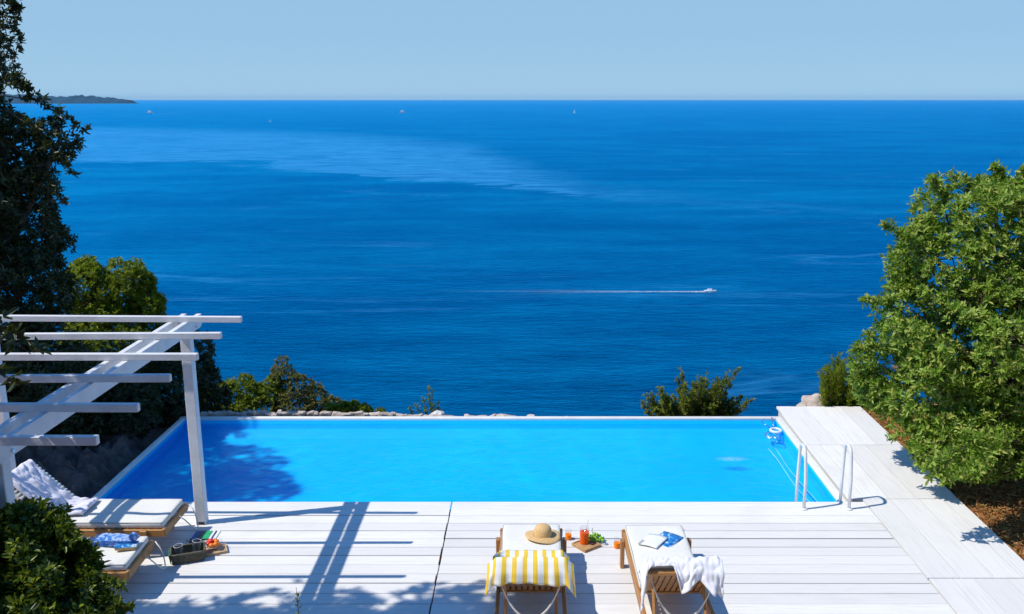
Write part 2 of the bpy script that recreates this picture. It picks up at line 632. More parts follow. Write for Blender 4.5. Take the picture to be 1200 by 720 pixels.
def pool_water_material():
    m, n, b = new_mat('pool_water')
    n.nodes.remove(b)
    geo = n.nodes.new('ShaderNodeNewGeometry')
    t = n.nodes.new('ShaderNodeBsdfTransparent')
    t.inputs[0].default_value = (0.70, 0.96, 1.0, 1)
    wv = n.nodes.new('ShaderNodeMapping')
    n.links.new(geo.outputs['Position'], wv.inputs['Vector'])
    dn = n.nodes.new('ShaderNodeTexNoise')
    dn.inputs['Scale'].default_value = 2.2
    dn.inputs['Detail'].default_value = 3
    n.links.new(wv.outputs[0], dn.inputs['Vector'])
    va = n.nodes.new('ShaderNodeVectorMath')
    va.operation = 'MULTIPLY_ADD'
    n.links.new(dn.outputs['Color'], va.inputs[0])
    va.inputs[1].default_value = (.5, .5, 0)
    n.links.new(wv.outputs[0], va.inputs[2])
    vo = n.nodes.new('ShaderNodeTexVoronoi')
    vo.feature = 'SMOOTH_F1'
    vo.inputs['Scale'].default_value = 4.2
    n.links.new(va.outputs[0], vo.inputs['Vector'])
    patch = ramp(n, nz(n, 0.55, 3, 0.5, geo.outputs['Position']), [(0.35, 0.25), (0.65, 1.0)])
    caustic = ramp(n, vo.outputs['Distance'], [(0.15, 0.0), (0.75, 1.0)])  # net of light focused by ripples, put into the water tint
    caustic = math_n(n, 'MULTIPLY', caustic, patch)
    n.links.new(mix_col(n, caustic, (0.56, 0.875, 0.95), (0.78, 1.0, 1.0)), t.inputs[0])
    g = n.nodes.new('ShaderNodeBsdfGlossy')
    g.inputs['Roughness'].default_value = 0.05
    mp = n.nodes.new('ShaderNodeMapping')
    mp.inputs['Scale'].default_value = (1, 1.4, 1)
    n.links.new(geo.outputs['Position'], mp.inputs['Vector'])
    h = math_n(n, 'ADD', nz(n, 9.0, 4, 0.6, mp.outputs[0], 0.6), math_n(n, 'MULTIPLY', nz(n, 3.0, 2, 0.5, mp.outputs[0], 0.4), 1.5))
    # the return jet stirs the surface at one spot
    d = n.nodes.new('ShaderNodeVectorMath')
    d.operation = 'DISTANCE'
    mp2 = n.nodes.new('ShaderNodeMapping')
    mp2.inputs['Scale'].default_value = (0.42, 1, 0)
    n.links.new(geo.outputs['Position'], mp2.inputs['Vector'])
    jet = at(857, 538, -0.13)
    d.inputs[1].default_value = (jet.x * 0.42, jet.y, 0)
    n.links.new(mp2.outputs[0], d.inputs[0])
    near = ramp(n, d.outputs['Value'], [(0.03, 1.0), (0.11, 0.0)])
    h = math_n(n, 'ADD', h, math_n(n, 'MULTIPLY', math_n(n, 'MULTIPLY', nz(n, 22.0, 3, 0.6, mp.outputs[0], 0.8), near), 5.0))
    bp = n.nodes.new('ShaderNodeBump')
    bp.inputs['Strength'].default_value = 0.6
    bp.inputs['Distance'].default_value = 0.02
    n.links.new(h, bp.inputs['Height'])
    n.links.new(bp.outputs[0], g.inputs['Normal'])
    fr = n.nodes.new('ShaderNodeFresnel')
    fr.inputs['IOR'].default_value = 1.20
    n.links.new(bp.outputs[0], fr.inputs['Normal'])
    mx = n.nodes.new('ShaderNodeMixShader')
    n.links.new(fr.outputs[0], mx.inputs[0])
    n.links.new(t.outputs[0], mx.inputs[1])
    n.links.new(g.outputs[0], mx.inputs[2])
    # white glitter over the jet, painted in as speckled diffuse colour
    df = n.nodes.new('ShaderNodeBsdfDiffuse')
    df.inputs[0].default_value = (.75, .85, .9, 1)
    mb_ = n.nodes.new('ShaderNodeMixShader')
    n.links.new(math_n(n, 'MULTIPLY', near, ramp(n, nz(n, 30.0, 4, 0.7, mp.outputs[0], 0.5), [(0.40, 0.0), (0.70, 0.42)])), mb_.inputs[0])
    n.links.new(mx.outputs[0], mb_.inputs[1])
    n.links.new(df.outputs[0], mb_.inputs[2])
    n.links.new(mb_.outputs[0], n.nodes['Material Output'].inputs[0])
    return m


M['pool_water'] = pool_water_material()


def liner_material():
    m, n, b = new_mat('pool_liner')
    v = pos_vec(n, (1, 1, 1))
    f = nz(n, 0.8, 4, 0.6, v)
    vo = n.nodes.new('ShaderNodeTexVoronoi')
    vo.feature = 'DISTANCE_TO_EDGE'
    vo.inputs['Scale'].default_value = 7
    c = mix_col(n, f, (0.0, 0.49, 0.93), (0.0, 0.56, 0.96))
    n.links.new(c, b.inputs['Base Color'])
    b.inputs['Roughness'].default_value = 0.6
    b.inputs['Specular IOR Level'].default_value = 0.2
    return m


M['liner'] = liner_material()


def ground_material():
    m, n, b = new_mat('dry_ground')
    v = pos_vec(n, (1, 1, 1))
    a = nz(n, 1.6, 6, 0.65, v)
    f = nz(n, 14, 6, 0.7, v)
    c = mix_col(n, ramp(n, f, [(0.3, 0.0), (0.7, 1.0)]), (0.16, 0.06, 0.02), (0.50, 0.22, 0.075))
    c = mix_col(n, ramp(n, a, [(0.50, 0.0), (0.66, 0.55)]), c, (0.15, 0.13, 0.035))
    n.links.new(c, b.inputs['Base Color'])
    b.inputs['Roughness'].default_value = 0.95
    b.inputs['Specular IOR Level'].default_value = 0.1
    bump(n, b, f, 0.9, 0.05)
    return m


M['ground'] = ground_material()


def rock_material():
    m, n, b = new_mat('bank_rock')
    v = pos_vec(n, (1, 1, 1))
    f = nz(n, 3, 6, 0.65, v)
    c = mix_col(n, ramp(n, f, [(0.3, 0.0), (0.7, 1.0)]), (0.05, 0.04, 0.034), (0.19, 0.145, 0.125))
    n.links.new(c, b.inputs['Base Color'])
    b.inputs['Roughness'].default_value = 0.95
    bump(n, b, nz(n, 16, 5, 0.65, v), 0.7, 0.03)
    return m


M['rock'] = rock_material()
M['island'] = simple('haze_blue_scrub', (0.014, 0.05, 0.085), 0.9, 0.1, 0.45, 0.006)  # scrub colour with the blue of distant haze mixed into it

# ------------------------------------------------------------------ the setting
SEA_Z = -70.0
HAZE = 1.0e-5
mb = MB()
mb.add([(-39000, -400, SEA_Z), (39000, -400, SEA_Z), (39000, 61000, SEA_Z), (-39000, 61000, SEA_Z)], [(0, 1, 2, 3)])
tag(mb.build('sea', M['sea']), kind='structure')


def terrain_h(x, y):
    z = -0.16
    if -5.75 < x < 4.0 and 9.9 < y < 13.85:
        return -1.2
    if x > 5.0:
        z = -0.06 + 0.06 * (x - 5.2) + 0.05 * mnoise.noise(Vector((x * 1.3, y * 1.3, 0)))
    if x < -5.75:
        z = -0.35 + 0.10 * (-5.75 - x) + 0.12 * mnoise.noise(Vector((x, y, 3)))
    edge = 13.9 + (0.4 * (abs(x) - 6) if abs(x) > 6 else 0)
    if -5.75 < x < 4.0 and y > 13.5:
        z = -0.55
    if y > edge:
        z -= (y - edge) * 0.95 - 0.3 * mnoise.noise(Vector((x * .6, y * .6, 7)))
    return max(z, SEA_Z - 4)


xs = sorted(set([round(-10 + .2 * i, 3) for i in range(101)] + [-10 - 1.5 * i * i for i in range(1, 8)] + [10 + 1.5 * i * i for i in range(1, 8)]))
ys = sorted(set([round(4 + .2 * i, 3) for i in range(66)] + [4 - 1.2 * i * i for i in range(1, 5)] + [17 + 1.3 * i * i for i in range(1, 10)]))
mb = MB()
vs = [(x, y, terrain_h(x, y)) for y in ys for x in xs]
nx = len(xs)
mb.add(vs, [(j * nx + i, j * nx + i + 1, (j + 1) * nx + i + 1, (j + 1) * nx + i) for j in range(len(ys) - 1) for i in range(nx - 1)])
tag(mb.build('ground', M['ground'], smooth=True), kind='structure')

# rocky bank left of the pool, rising away from the water
mb = MB()


def bank(u, v):
    x = -5.62 - 3.4 * u
    y = 9.9 + 4.2 * v
    p = Vector((x, y, 0))
    q = p + Vector((mnoise.noise(p * 3), mnoise.noise(p * 3 + Vector((9, 0, 0))), 0)) * .12
    d, pts = mnoise.voronoi(q * 3.4)
    d2, pts2 = mnoise.voronoi(q * 8.0)
    e1, e2 = d[1] - d[0], d2[1] - d2[0]
    tilt = mnoise.noise(pts[0] * 5.0) * .22
    h = -0.26 + 0.60 * (u ** 0.8) + .13 * min(1, e1 * 3) + .05 * min(1, e2 * 2.2) + tilt * .6 + .16 * mnoise.noise(p * 1.7 + Vector((0, 0, 5))) + .07 * mnoise.noise(p * 6) + .035 * mnoise.noise(p * 15)
    h -= .25 * (1 - smooth01(0, .08, u))
    return Vector((x + 0.05 * mnoise.noise(p * 4), y, h))


mb.grid(130, 160, bank, uv=False)
tag(mb.build('rocky_bank', M['rock'], smooth=True), kind='structure')

# island on the horizon: three low ridges
mb = MB()
D = 15500.0


def isl(u, v):
    px = -150 + 308 * u
    x = (px - 626) / 1080.0 * D * 0.976
    e = 1 - u
    h = 74 + 40 * math.exp(-((u - .80) / .05) ** 2) * .75 + 75 * math.exp(-((u - .62) / .07) ** 2) * .35 + 60 * math.exp(-((u - .45) / .12) ** 2)
    h *= smooth01(0, .12, e) * 0.6 + 0.4 * smooth01(0, .02, e)
    h = h + 24 * smooth01(0, .02, e)
    h *= 1.0 + .18 * mnoise.noise(Vector((u * 40, v * 4, 0)))
    prof = math.sin(math.pi * min(1, max(0, v)))
    return Vector((x, D + (v - .5) * 1400 * (0.35 + e), SEA_Z + h * prof * (1 + .2 * mnoise.noise(Vector((u * 90, v * 9, 2)))) - 1))


mb.grid(200, 14, isl, uv=False)
tag(mb.build('island_hills', M['island'], smooth=True), kind='structure')

# sea air: far things fade a little to blue
hm = bpy.data.materials.new('sea_air')
hm.use_nodes = True
hn = hm.node_tree
hn.nodes.remove(hn.nodes['Principled BSDF'])
pv = hn.nodes.new('ShaderNodeVolumePrincipled')
pv.inputs['Color'].default_value = (0.40, 0.74, 1.0, 1)
pv.inputs['Density'].default_value = HAZE
hn.links.new(pv.outputs[0], hn.nodes['Material Output'].inputs['Volume'])
mb = MB().box2((-40000, -600, SEA_Z - 6), (40000, 62000, 140))
tag(mb.build('haze', hm), kind='stuff')

# ------------------------------------------------------------------ decks
PITCH_B = 0.193
YF = 10.35


def main_deck():
    mb = MB()
    rnd = random.Random(5)
    for (xa, xb) in ((-6.3, -1.003), (-0.985, 3.985)):
        for k in range(28):
            y1 = YF - k * PITCH_B
            gap = rnd.choice((0.007, 0.008, 0.010, 0.012, 0.016, 0.022))
            if k == 0: gap = 0.004
            y0 = y1 - PITCH_B + gap
            z = rnd.uniform(-.003, .0)
            e = rnd.uniform(-.006, .006)
            a = xa + (rnd.uniform(-.02, .02) if xa < -5 else e * .4)
            b = xb + e
            bv = .003
            mb.add([(a, y0, z - .03), (b, y0, z - .03), (b, y1, z - .03), (a, y1, z - .03),
                    (a, y0, z - bv), (b, y0, z - bv), (b, y1, z - bv), (a, y1, z - bv),
                    (a, y0 + bv, z), (b, y0 + bv, z), (b, y1 - bv, z), (a, y1 - bv, z)],
                   [(3, 2, 1, 0), (0, 1, 5, 4), (1, 2, 6, 5), (2, 3, 7, 6), (3, 0, 4, 7), (4, 5, 9, 8), (6, 7, 11, 10), (5, 6, 10, 9), (7, 4, 8, 11), (8, 9, 10, 11)])
    return mb.build('pool_deck', M['deck_x'])


tag(main_deck(), kind='structure')


def side_deck():
    mb = MB()
    rnd = random.Random(8)
    segs = [(13.88, 12.215), (12.21, 10.425), (10.42, 8.525), (8.515, 6.6), (6.595, 4.9)]
    cols = {0: [3.83, 4.06, 4.29, 4.53, 4.83, 5.16], 1: [3.83, 4.02, 4.32, 4.66, 4.94, 5.16], 2: [3.995, 4.33, 4.68, 4.96, 5.16],
            3: [4.0, 4.24, 4.46, 4.80, 5.16], 4: [4.0, 4.3, 4.6, 4.9, 5.16]}
    for i, (y1, y0) in enumerate(segs):
        c = cols[i]
        for xa, xb in zip(c, c[1:]):
            g = rnd.choice((.005, .006, .008, .010))
            z = rnd.uniform(0.0, .003) + .002
            a, b = xa + g / 2, xb - g / 2
            ya, yb = y0 + rnd.uniform(0, .003), y1 - rnd.uniform(0, .003)
            mb.box2((a, ya, z - .035), (b, yb, z))
    # joist fascia under the free edge beside the pool
    mb.box2((3.86, 10.45, -.16), (3.89, 13.84, -.036))
    mb.box2((3.892, 13.81, -.16), (5.12, 13.84, -.036))
    return mb.build('side_deck', M['deck_y'])


tag(side_deck(), kind='structure')

# ------------------------------------------------------------------ the pool
WZ = -0.13
CZ = -0.07
pb = at(218, 489, CZ)
PX0, PX1, PY0, PY1 = -5.38, 3.72, 10.30, 13.46
FLOOR = -0.285
pool = thing('swimming_pool', 'long rectangular blue lined swimming pool with thin cream coping above the sea', 'pool', (0, 0, 0))
mb = MB()
mb.add([(PX0, PY0, FLOOR), (PX1, PY0, FLOOR), (PX1, PY1 - .24, FLOOR), (PX0, PY1 - .24, FLOOR),
        (PX0, PY0, CZ - .01), (PX1, PY0, CZ - .01), (PX1, PY1, CZ - .01), (PX0, PY1, CZ - .01),
        (PX0, PY1 - .12, -.205), (PX1, PY1 - .12, -.205), (PX0, PY1 - .05, -.198), (PX1, PY1 - .05, -.198)],
       [(0, 1, 2, 3), (0, 4, 5, 1), (3, 2, 9, 8), (8, 9, 11, 10), (10, 11, 6, 7), (0, 3, 8, 10, 7, 4), (1, 5, 6, 11, 9, 2)])
mb.build('liner', M['liner'], pool)
mb = MB()
cw = .095
mb.rbox(((PX0 + PX1) / 2, PY1 + cw / 2, CZ), (PX1 - PX0 + 2 * cw, cw, .05), .012)
mb.build('coping', M['coping'], pool, auto=40)
mb = MB()
mb.rbox((PX0 - cw / 2 * .8, (PY0 + PY1) / 2, CZ + .002), (cw * .8, PY1 - PY0 - .004, .05), .012)
mb.build('coping', M['coping'], pool, auto=40)
mb = MB()
mb.rbox((PX1 + .05, (PY0 + PY1) / 2, CZ + .002), (.10, PY1 - PY0 - .004, .05), .012)
mb.build('coping', M['coping'], pool, auto=40)
mb = MB()
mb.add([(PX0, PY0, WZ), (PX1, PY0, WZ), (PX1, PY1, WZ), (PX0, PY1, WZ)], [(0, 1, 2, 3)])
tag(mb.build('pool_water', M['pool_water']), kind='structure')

# two white U handrails of the pool ladder
lad = thing('pool_ladder', 'pair of white U shaped pool ladder handrails at the near right pool corner', 'pool ladder', (3.2, 10.2, 0))
for dx in (0.0, 0.535):
    mb = MB()
    pts = [(0, -.06, 0.0), (0.0, -.055, .35), (-.015, -.05, .62)]
    for k in range(1, 8):
        th = math.pi * k / 8
        pts.append((-.02, .06 - .11 * math.cos(th), .66 + .095 * math.sin(th)))
    pts += [(-.025, .165, .60), (-.03, .165, .3), (-.03, .165, -.06)]
    mb.tube([(p[0] + dx, p[1], p[2]) for p in pts], .0185, 12)
    h = mb.build('handrail', M['white_tube'], lad, smooth=True)
    for (yy, zz) in ((-.06, 0.002), (.165, -.043)):
        f = MB().lathe([(.0, .014), (.03, .014), (.042, .006), (.045, 0), (0, 0)], 16, (dx - (.03 if yy > 0 else 0), yy, zz)).build('flange', M['white_tube'], h, smooth=True)

# floating skimmer in the far right corner
p = at(908, 508, WZ)
sk = thing('pool_skimmer', 'white ring skimmer with clear plastic basket floating in the far right pool corner', 'skimmer', p)
mb = MB()
mb.tube([(.075 * math.cos(a) + .01, .085 * math.sin(a), .045) for a in [2 * math.pi * k / 24 for k in range(24)]], .020, 8, closed=True)
mb.build('float_ring', M['white_plastic'], sk, smooth=True)
MB().lathe([(.085, .045), (.08, -.04), (.06, -.16), (.0, -.165)], 20, (.01, 0, 0)).build('basket', M['clear_plastic'], sk, smooth=True)
mb = MB()
mb.tube([(.01, .1, .05), (.02, .26, .10), (.05, .40, .10), (.13, .40, .03)], .012, 6)
mb.tube([(-.05, .1, .05), (-.14, .26, .09), (-.10, .34, .09), (.10, .40, .05)], .010, 6)
mb.build('bracket', M['clear_plastic'], sk, smooth=True)
mb = MB()
for q in range(3):
    pts = []
    for k in range(16):
        a = k / 15 * 5.4 + q * 1.3
        r = .10 + .035 * math.sin(a * 2.3 + q)
        pts.append((-.06 + r * math.cos(a) * .8, -.10 + r * math.sin(a) * 1.3, .006 + .012 * math.sin(a * 3)))
    mb.tube(pts, .007, 6)
mb.build('loose_hose', M['hose'], sk, smooth=True)

ph = MB()
for (o, r_) in ((0, .010), (.09, .008)):
    pts = []
    for k in range(22):
        t = k / 21
        pts.append((3.36 + .08 * t + o + .012 * math.sin(t * 7 + o * 20), 12.45 - 2.05 * t, WZ - .012 - .02 * math.sin(t * 3.1)))
    ph.tube(pts, r_, 6)
tag(ph.build('pool_hose', M['pale_hose'], smooth=True), 'pale pool hose lying in the water along the right wall of the pool', 'hose')

# ------------------------------------------------------------------ pergola
perg = thing('pergola', 'open white painted timber pergola with six slender rafters beside the pool', 'pergola', (-3.81, 9.84, 0))


def pl(*p):
    return Vector(p) - Vector((-3.81, 9.84, 0))


for (x, y) in ((-3.81, 9.78), (-3.81, 6.15), (-5.95, 9.78), (-5.95, 6.15)):
    MB().rbox(pl(x, y, 1.215), (.11, .11, 2.43), .006, seg=1).build('post', M['white_paint'], perg)
    MB().box(pl(x, y, .02), (.09, .118, .03)).build('post_shoe', M['black'], perg)
for x in (-3.81, -5.95):
    for s in (-1, 1):
        xx = x + s * .082
        mb = MB()
        a, b = 9.98, 5.88
        t = .05
        prof = [(a, 2.31), (a - .05, 2.28), (b + .10, 2.28), (b, 2.32), (b, 2.42), (a, 2.42)]
        vs = [pl(xx - t / 2, yy, zz) for yy, zz in prof] + [pl(xx + t / 2, yy, zz) for yy, zz in prof]
        n = len(prof)
        mb.add(vs, [tuple(range(n)), tuple(range(2 * n - 1, n - 1, -1))] + [(i, i + n, (i + 1) % n + n, (i + 1) % n) for i in range(n)])
        mb.build('beam', M['white_paint'], perg)
for i, y in enumerate((9.6, 8.84, 8.1, 7.42, 6.69, 5.99)):
    xe = (-3.13, -3.10, -3.07, -3.05, -3.02, -3.0)[i]
    rot = Matrix.Rotation(R((.25, -.2, .1, -.3, .2, -.1)[i]), 3, 'Y') @ Matrix.Rotation(R((-.3, .2, .35, -.2, .3, -.25)[i]), 3, 'Z')
    MB().rbox(pl((xe - 6.75) / 2, y, 2.456), (xe + 6.75, .052, .064), .005, rot, 1).build('rafter', M['white_paint'], perg)
for (x, y) in ((-3.70, 6.15), (-3.70, 9.78)):
    for z in (2.32, 2.38):
        mb = MB().lathe([(.0, 0), (.012, 0), (.012, .012), (0, .013)], 8, (0, 0, 0), lambda q, th: Vector((q.z, q.x, q.y)))
        mb.build('bolt', M['steel'], perg, loc=pl(x, y, z))

# ------------------------------------------------------------------ unseen house behind the camera, added to dim surfaces that face it
house = thing('house', 'unseen house with a balcony behind the viewpoint, added to dim surfaces that face it', 'house', (0, -1.2, 0))
HM = simple('ochre_render', (0.34, 0.27, 0.20), 0.9, 0.1, 0.2, 1.5, 0.4, 12)
mb = MB()
XS = [-9.0, -6.2, -4.8, -1.2, 1.2, 4.8, 6.2, 9.0]
for i, (a, b) in enumerate(zip(XS, XS[1:])):
    if i % 2 == 0:
        mb.box2((a, -.35, -.3), (b, 0, 7.2))
    else:
        mb.box2((a, -.35, 2.15), (b, 0, 3.1 if i == 3 else 3.9))
        mb.box2((a, -.35, 5.4), (b, 0, 7.2))
        if i != 3:
            mb.box2((a, -.35, -.3), (b, 0, .7))
mb.box2((-9.0, -8, -.3), (-8.7, -.352, 7.2)).box2((8.7, -8, -.3), (9.0, -.352, 7.2))
mb.build('wall', HM, house)
for (a, b, z0, z1) in ((-6.2, -4.8, .7, 2.15), (4.8, 6.2, .7, 2.15), (-6.2, -4.8, 3.9, 5.4), (4.8, 6.2, 3.9, 5.4)):
    f = MB().box2((a, -.25, z0), (b, -.20, z1)).build('window', M['boat_dark'], house)
    MB().box2((a, -.198, z0), (a + .07, -.12, z1)).box2((b - .07, -.198, z0), (b, -.12, z1)).box2((a + .07, -.198, z1 - .07), (b - .07, -.12, z1)).box2((a + .07, -.198, z0), (b - .07, -.12, z0 + .07)).build('frame', M['white_paint'], f)
for (z0, z1) in ((-.3, 2.15), (3.1, 5.4)):
    f = MB().box2((-1.2, -.25, z0), (1.2, -.20, z1)).build('door', M['boat_dark'], house)
    MB().box2((-1.2, -.198, z0), (-1.1, -.12, z1)).box2((1.1, -.198, z0), (1.2, -.12, z1)).box2((-.05, -.198, z0), (.05, -.12, z1)).build('frame', M['white_paint'], f)
MB().box2((-4.2, .004, 2.95), (4.2, 1.05, 3.09)).build('balcony', HM, house)
rf = MB()
rf.add([(-9.5, .7, 7.1), (9.5, .7, 7.1), (9.5, -8.5, 7.1), (-9.5, -8.5, 7.1), (-5, -4, 9.2), (5, -4, 9.2)], [(0, 1, 5, 4), (1, 2, 5), (2, 3, 4, 5), (3, 0, 4), (3, 2, 1, 0)])
rf.build('roof', simple('roof_tiles', (0.34, 0.13, 0.07), .9, .1, .25, 5, .5, 20), house)

# ------------------------------------------------------------------ loungers
BA = R(44)
ROTB = Matrix.Rotation(-BA, 3, 'X')          # backrest leans up towards -Y


def bk(y, z, x=0.0):
    """a point of the backrest: y metres up from the hinge, z above its plane"""
    return Vector((x, -y * math.cos(BA) + z * math.sin(BA), .30 + y * math.sin(BA) + z * math.cos(BA)))


def make_lounger():
    root = thing('sun_lounger', '', 'sun lounger', (0, 0, 0), 0, 'teak loungers with cream cushions on the pool deck')
    for s in (-1, 1):
        MB().rbox((s * .305, .22, .265), (.036, 1.98, .08), .006, seg=1).build('side_rail', M['teak_y'], root)
    MB().rbox((0, 1.225, .275), (.66, .036, .09), .008, seg=1).build('foot_rail', M['teak_x'], root)
    MB().rbox((0, -.775, .262), (.57, .034, .07), .006, seg=1).build('head_rail', M['teak_x'], root)
    for s in (-1, 1):
        for y in (1.02, -.60):
            MB().rbox((s * .345, y, .155), (.04, .075, .31), .006, seg=1).build('leg', M['teak_z'], root)
    mb = MB()
    for k in range(16):
        mb.box((0, .04 + k * .074, .296), (.57, .052, .016))
    mb.build('seat_slats', M['teak_x'], root)
    bf = MB()
    for s in (-1, 1):
        bf.box(bk(.335, 0, s * .262), (.04, .67, .035), ROTB)
    bf.box(bk(.02, 0), (.482, .04, .035), ROTB)
    bfo = bf.build('backrest_frame', M['teak_y'], root)
    MB().rbox(bk(.64, .004), (.60, .075, .045), .012, ROTB).build('top_rail', M['teak_x'], bfo, auto=40)
    mb = MB()
    for k in range(9):
        mb.box(bk(.32, .002, -.216 + k * .054), (.036, .56, .014), ROTB)
    mb.build('back_slats', M['teak_y'], bfo)
    pr = MB()
    for s in (-1, 1):
        pr.tube([bk(.40, -.02, s * .225), (s * .225, -.47, .255)], .016, 6)
    pr.box((0, -.47, .262), (.64 - .04, .04, .03))
    pr.build('support_prop', M['teak_x'], root)

    def plump(q):
        return Vector((q.x, q.y, q.z + (.012 * math.sin(q.y * 9 + 1) * math.cos(q.x * 7) if q.z > 0 else 0)))
    sc_ = MB().rbox((0, .61, .345), (.60, 1.20, .075), .028, None, 3, plump, 8).build('seat_cushion', M['canvas'], root, smooth=True)
    mb = MB()
    for z in (.374,):
        path = []
        for (cx, cy, a0) in ((.27, 1.18, 0), (-.27, 1.18, 90), (-.27, .04, 180), (.27, .04, 270)):
            for k in range(5):
                a = R(a0 + k * 22.5)
                path.append((cx + .024 * math.cos(a), cy + .024 * math.sin(a), z))
        mb.tube(path, .005, 5, closed=True)
    mb.build('piping', M['piping'], sc_, smooth=True)
    MB().rbox(bk(.345, .062), (.60, .66, .072), .028, ROTB, 3, None, 8).build('back_cushion', M['canvas'], root, smooth=True)
    mb = MB()

    def rib(pts, wd):
        pts = [Vector(p) for p in pts]
        vs = []
        for p in pts:
            vs += [p + Vector((0, 0, wd)), p - Vector((0, 0, wd)), p + Vector((0, .004, -wd)), p + Vector((0, .004, wd))]
        n_ = len(pts)
        mb.add(vs, [(i * 4 + k, i * 4 + (k + 1) % 4, i * 4 + 4 + (k + 1) % 4, i * 4 + 4 + k) for i in range(n_ - 1) for k in range(4)])
    pts = []
    for k in range(17):
        t = k / 16
        x = -.28 + .56 * t
        sag = 1 - (2 * t - 1) ** 2
        pts.append((x, -.495 - .05 * sag, .735 - .40 * sag ** .8))
    rib(pts, .016)
    mb.build('strap', M['strap'], root, smooth=True)
    mb = MB()
    pts = []
    for k in range(15):
        t = k / 14
        sag = 1 - (2 * t - 1) ** 2
        pts.append((-.33 + .30 * t, 1.225 + .03 + .13 * sag ** .7, .30 - .22 * sag))
    mb.tube(pts, .0065, 6)
    mb.build('carrying_cord', M['strap'], root, smooth=True)
    return root


proto = make_lounger()


def gather_mesh():
    def pleat(q):
        return Vector((q.x, q.y, q.z + (.007 * math.sin(q.y * 2 * math.pi / .045) * (0.35 + .65 * min(1, abs(q.x) / .28)) if q.z > 0 else 0)))
    bm = MB().rbox(bk(.345, .062), (.60, .66, .072), .028, ROTB, 3, pleat, 60)
    o = bm.build('back_cushion', M['canvas'], None, smooth=True)
    me = o.data
    bpy.data.objects.remove(o)
    return me


pleated = gather_mesh()
spots = [((-.03, 7.76, 0), 0.0, 'teak lounger with yellow striped towel over its raised back, facing the pool'),
         ((1.275, 7.74, 0), R(1.0), 'teak lounger with white towel over its raised back and magazines on its seat'),
         ((-5.14, 9.30, 0), R(-90), 'teak lounger under the pergola beside the pool edge with lilac white towel on its back'),
         ((-5.15, 8.36, 0), R(-88), 'teak lounger half hidden behind the near leafy bush with a blue cloth on it')]
loungers = []
for i, (l, rz, lab) in enumerate(spots):
    o = proto if i == 0 else copy_tree(proto)
    o.location = l
    o.rotation_euler = (0, 0, rz)
    o['label'] = lab
    loungers.append(o)
    if i >= 2:
        for ch in o.children:
            if ch.name.startswith('back_cushion'):
                ch.data = pleated

# ------------------------------------------------------------------ towels, hat, magazines
TOPY, TOPZ = bk(.67, .10).y, bk(.67, .10).z


def back_profile(s, rise=.012):
    """path over a lounger: from seat (s=0) up the back cushion, over its top and down behind; arc length s"""
    pts = [(.60, .388 + rise), (.10, .390 + rise), (.02, .42 + rise)]
    for y in (.15, .35, .55, .66):
        q = bk(y, .102 + rise)
        pts.append((q.y, q.z))
    q = bk(.70, .085 + rise); pts.append((q.y, q.z))
    q = bk(.715, .045 + rise); pts.append((q.y - .006, q.z))
    q = bk(.70, -.01); pts.append((q.y - .014, q.z - .01))
    e = pts[-1]
    pts.append((e[0] - .02, e[1] - .6))
    for (a, b) in zip(pts, pts[1:]):
        d = math.hypot(b[0] - a[0], b[1] - a[1])
        if s <= d:
            t = s / d
            return a[0] + (b[0] - a[0]) * t, a[1] + (b[1] - a[1]) * t
        s -= d
    return pts[-1]


def prof_len_to_top():
    s = 0
    best = (0, -1)
    while s < 2:
        y, z = back_profile(s)
        if z > best[1]:
            best = (s, z)
        s += .01
    return best[0]


STOP = prof_len_to_top()
L1 = spots[0][0]
rt = random.Random(3)


def striped_fn(u, v):
    x = (u - .5) * .86
    hang = .225 + .012 * math.sin(u * 9 + 1) + .06 * smooth01(.82, 1, u) + .02 * smooth01(.1, 0, u)
    s = .02 + v * (STOP + hang - .02)
    y, z = back_profile(s, .014)
    ax = abs(x)
    over = max(0, ax - .305)
    xs_ = math.copysign(min(ax, .305 + over * .55), x)
    if over > 0:
        z -= over * .55
    if s > STOP + .06:
        k = (s - STOP - .06) / .25
        y -= (.022 * mnoise.noise(Vector((u * 13, v * 2, 5))) + .012 * math.sin(u * 37)) * k + .045 * k
        xs_ *= 1 + .06 * k
    z += .003 * math.sin(u * 31 + v * 17)
    return Vector((xs_, y, z)) + Vector(L1)


tw = MB().grid(70, 70, striped_fn, .006).build('striped_towel', M['striped'], smooth=True)
tag(tw, 'yellow and white striped towel draped over the back of a teak lounger', 'towel')

L2 = spots[1][0]


def white_fn(u, v):
    x = -.40 + u * .765
    # hem length behind the backrest changes across the towel
    hem = .30 * math.exp(-(u / .10) ** 2) + .27 * smooth01(.40, .52, u) - .09 * math.exp(-((u - .68) / .10) ** 2) + .04 * smooth01(.75, .9, u)
    s0 = STOP - .13 - .05 * smooth01(.3, .8, u)
    s = s0 + v * (.13 + .05 + max(.015, hem))
    y, z = back_profile(s, .016)
    ax = abs(x)
    over = max(0, ax - .31)
    xs_ = math.copysign(min(ax, .31 + over * (.7 if x > 0 else .45)), x)
    z -= over * (.45 if x > 0 else 1.3)
    k = max(0, (s - STOP)) / .3
    n1 = mnoise.noise(Vector((u * 9, v * 3.2, 3)))
    n2 = mnoise.noise(Vector((u * 21, v * 6 + u * 8, 6)))
    n3 = abs(mnoise.noise(Vector((u * 6 + v * 3, v * 4, 11))))
    y -= k * (.05 + .07 * n1 + .035 * n2) * smooth01(.0, .3, k)
    xs_ += .03 * n1 * k
    z += .010 * n2 + .035 * n3 * smooth01(.38, .55, u) + .006 * n1
    return Vector((xs_, y, z)) + Vector(L2)


tw = MB().grid(90, 50, white_fn, .008).build('bath_towel', M['terry'], smooth=True)
tag(tw, 'crumpled plain white towel hanging over the back of the lounger with magazines', 'towel')

L3 = spots[2][0]


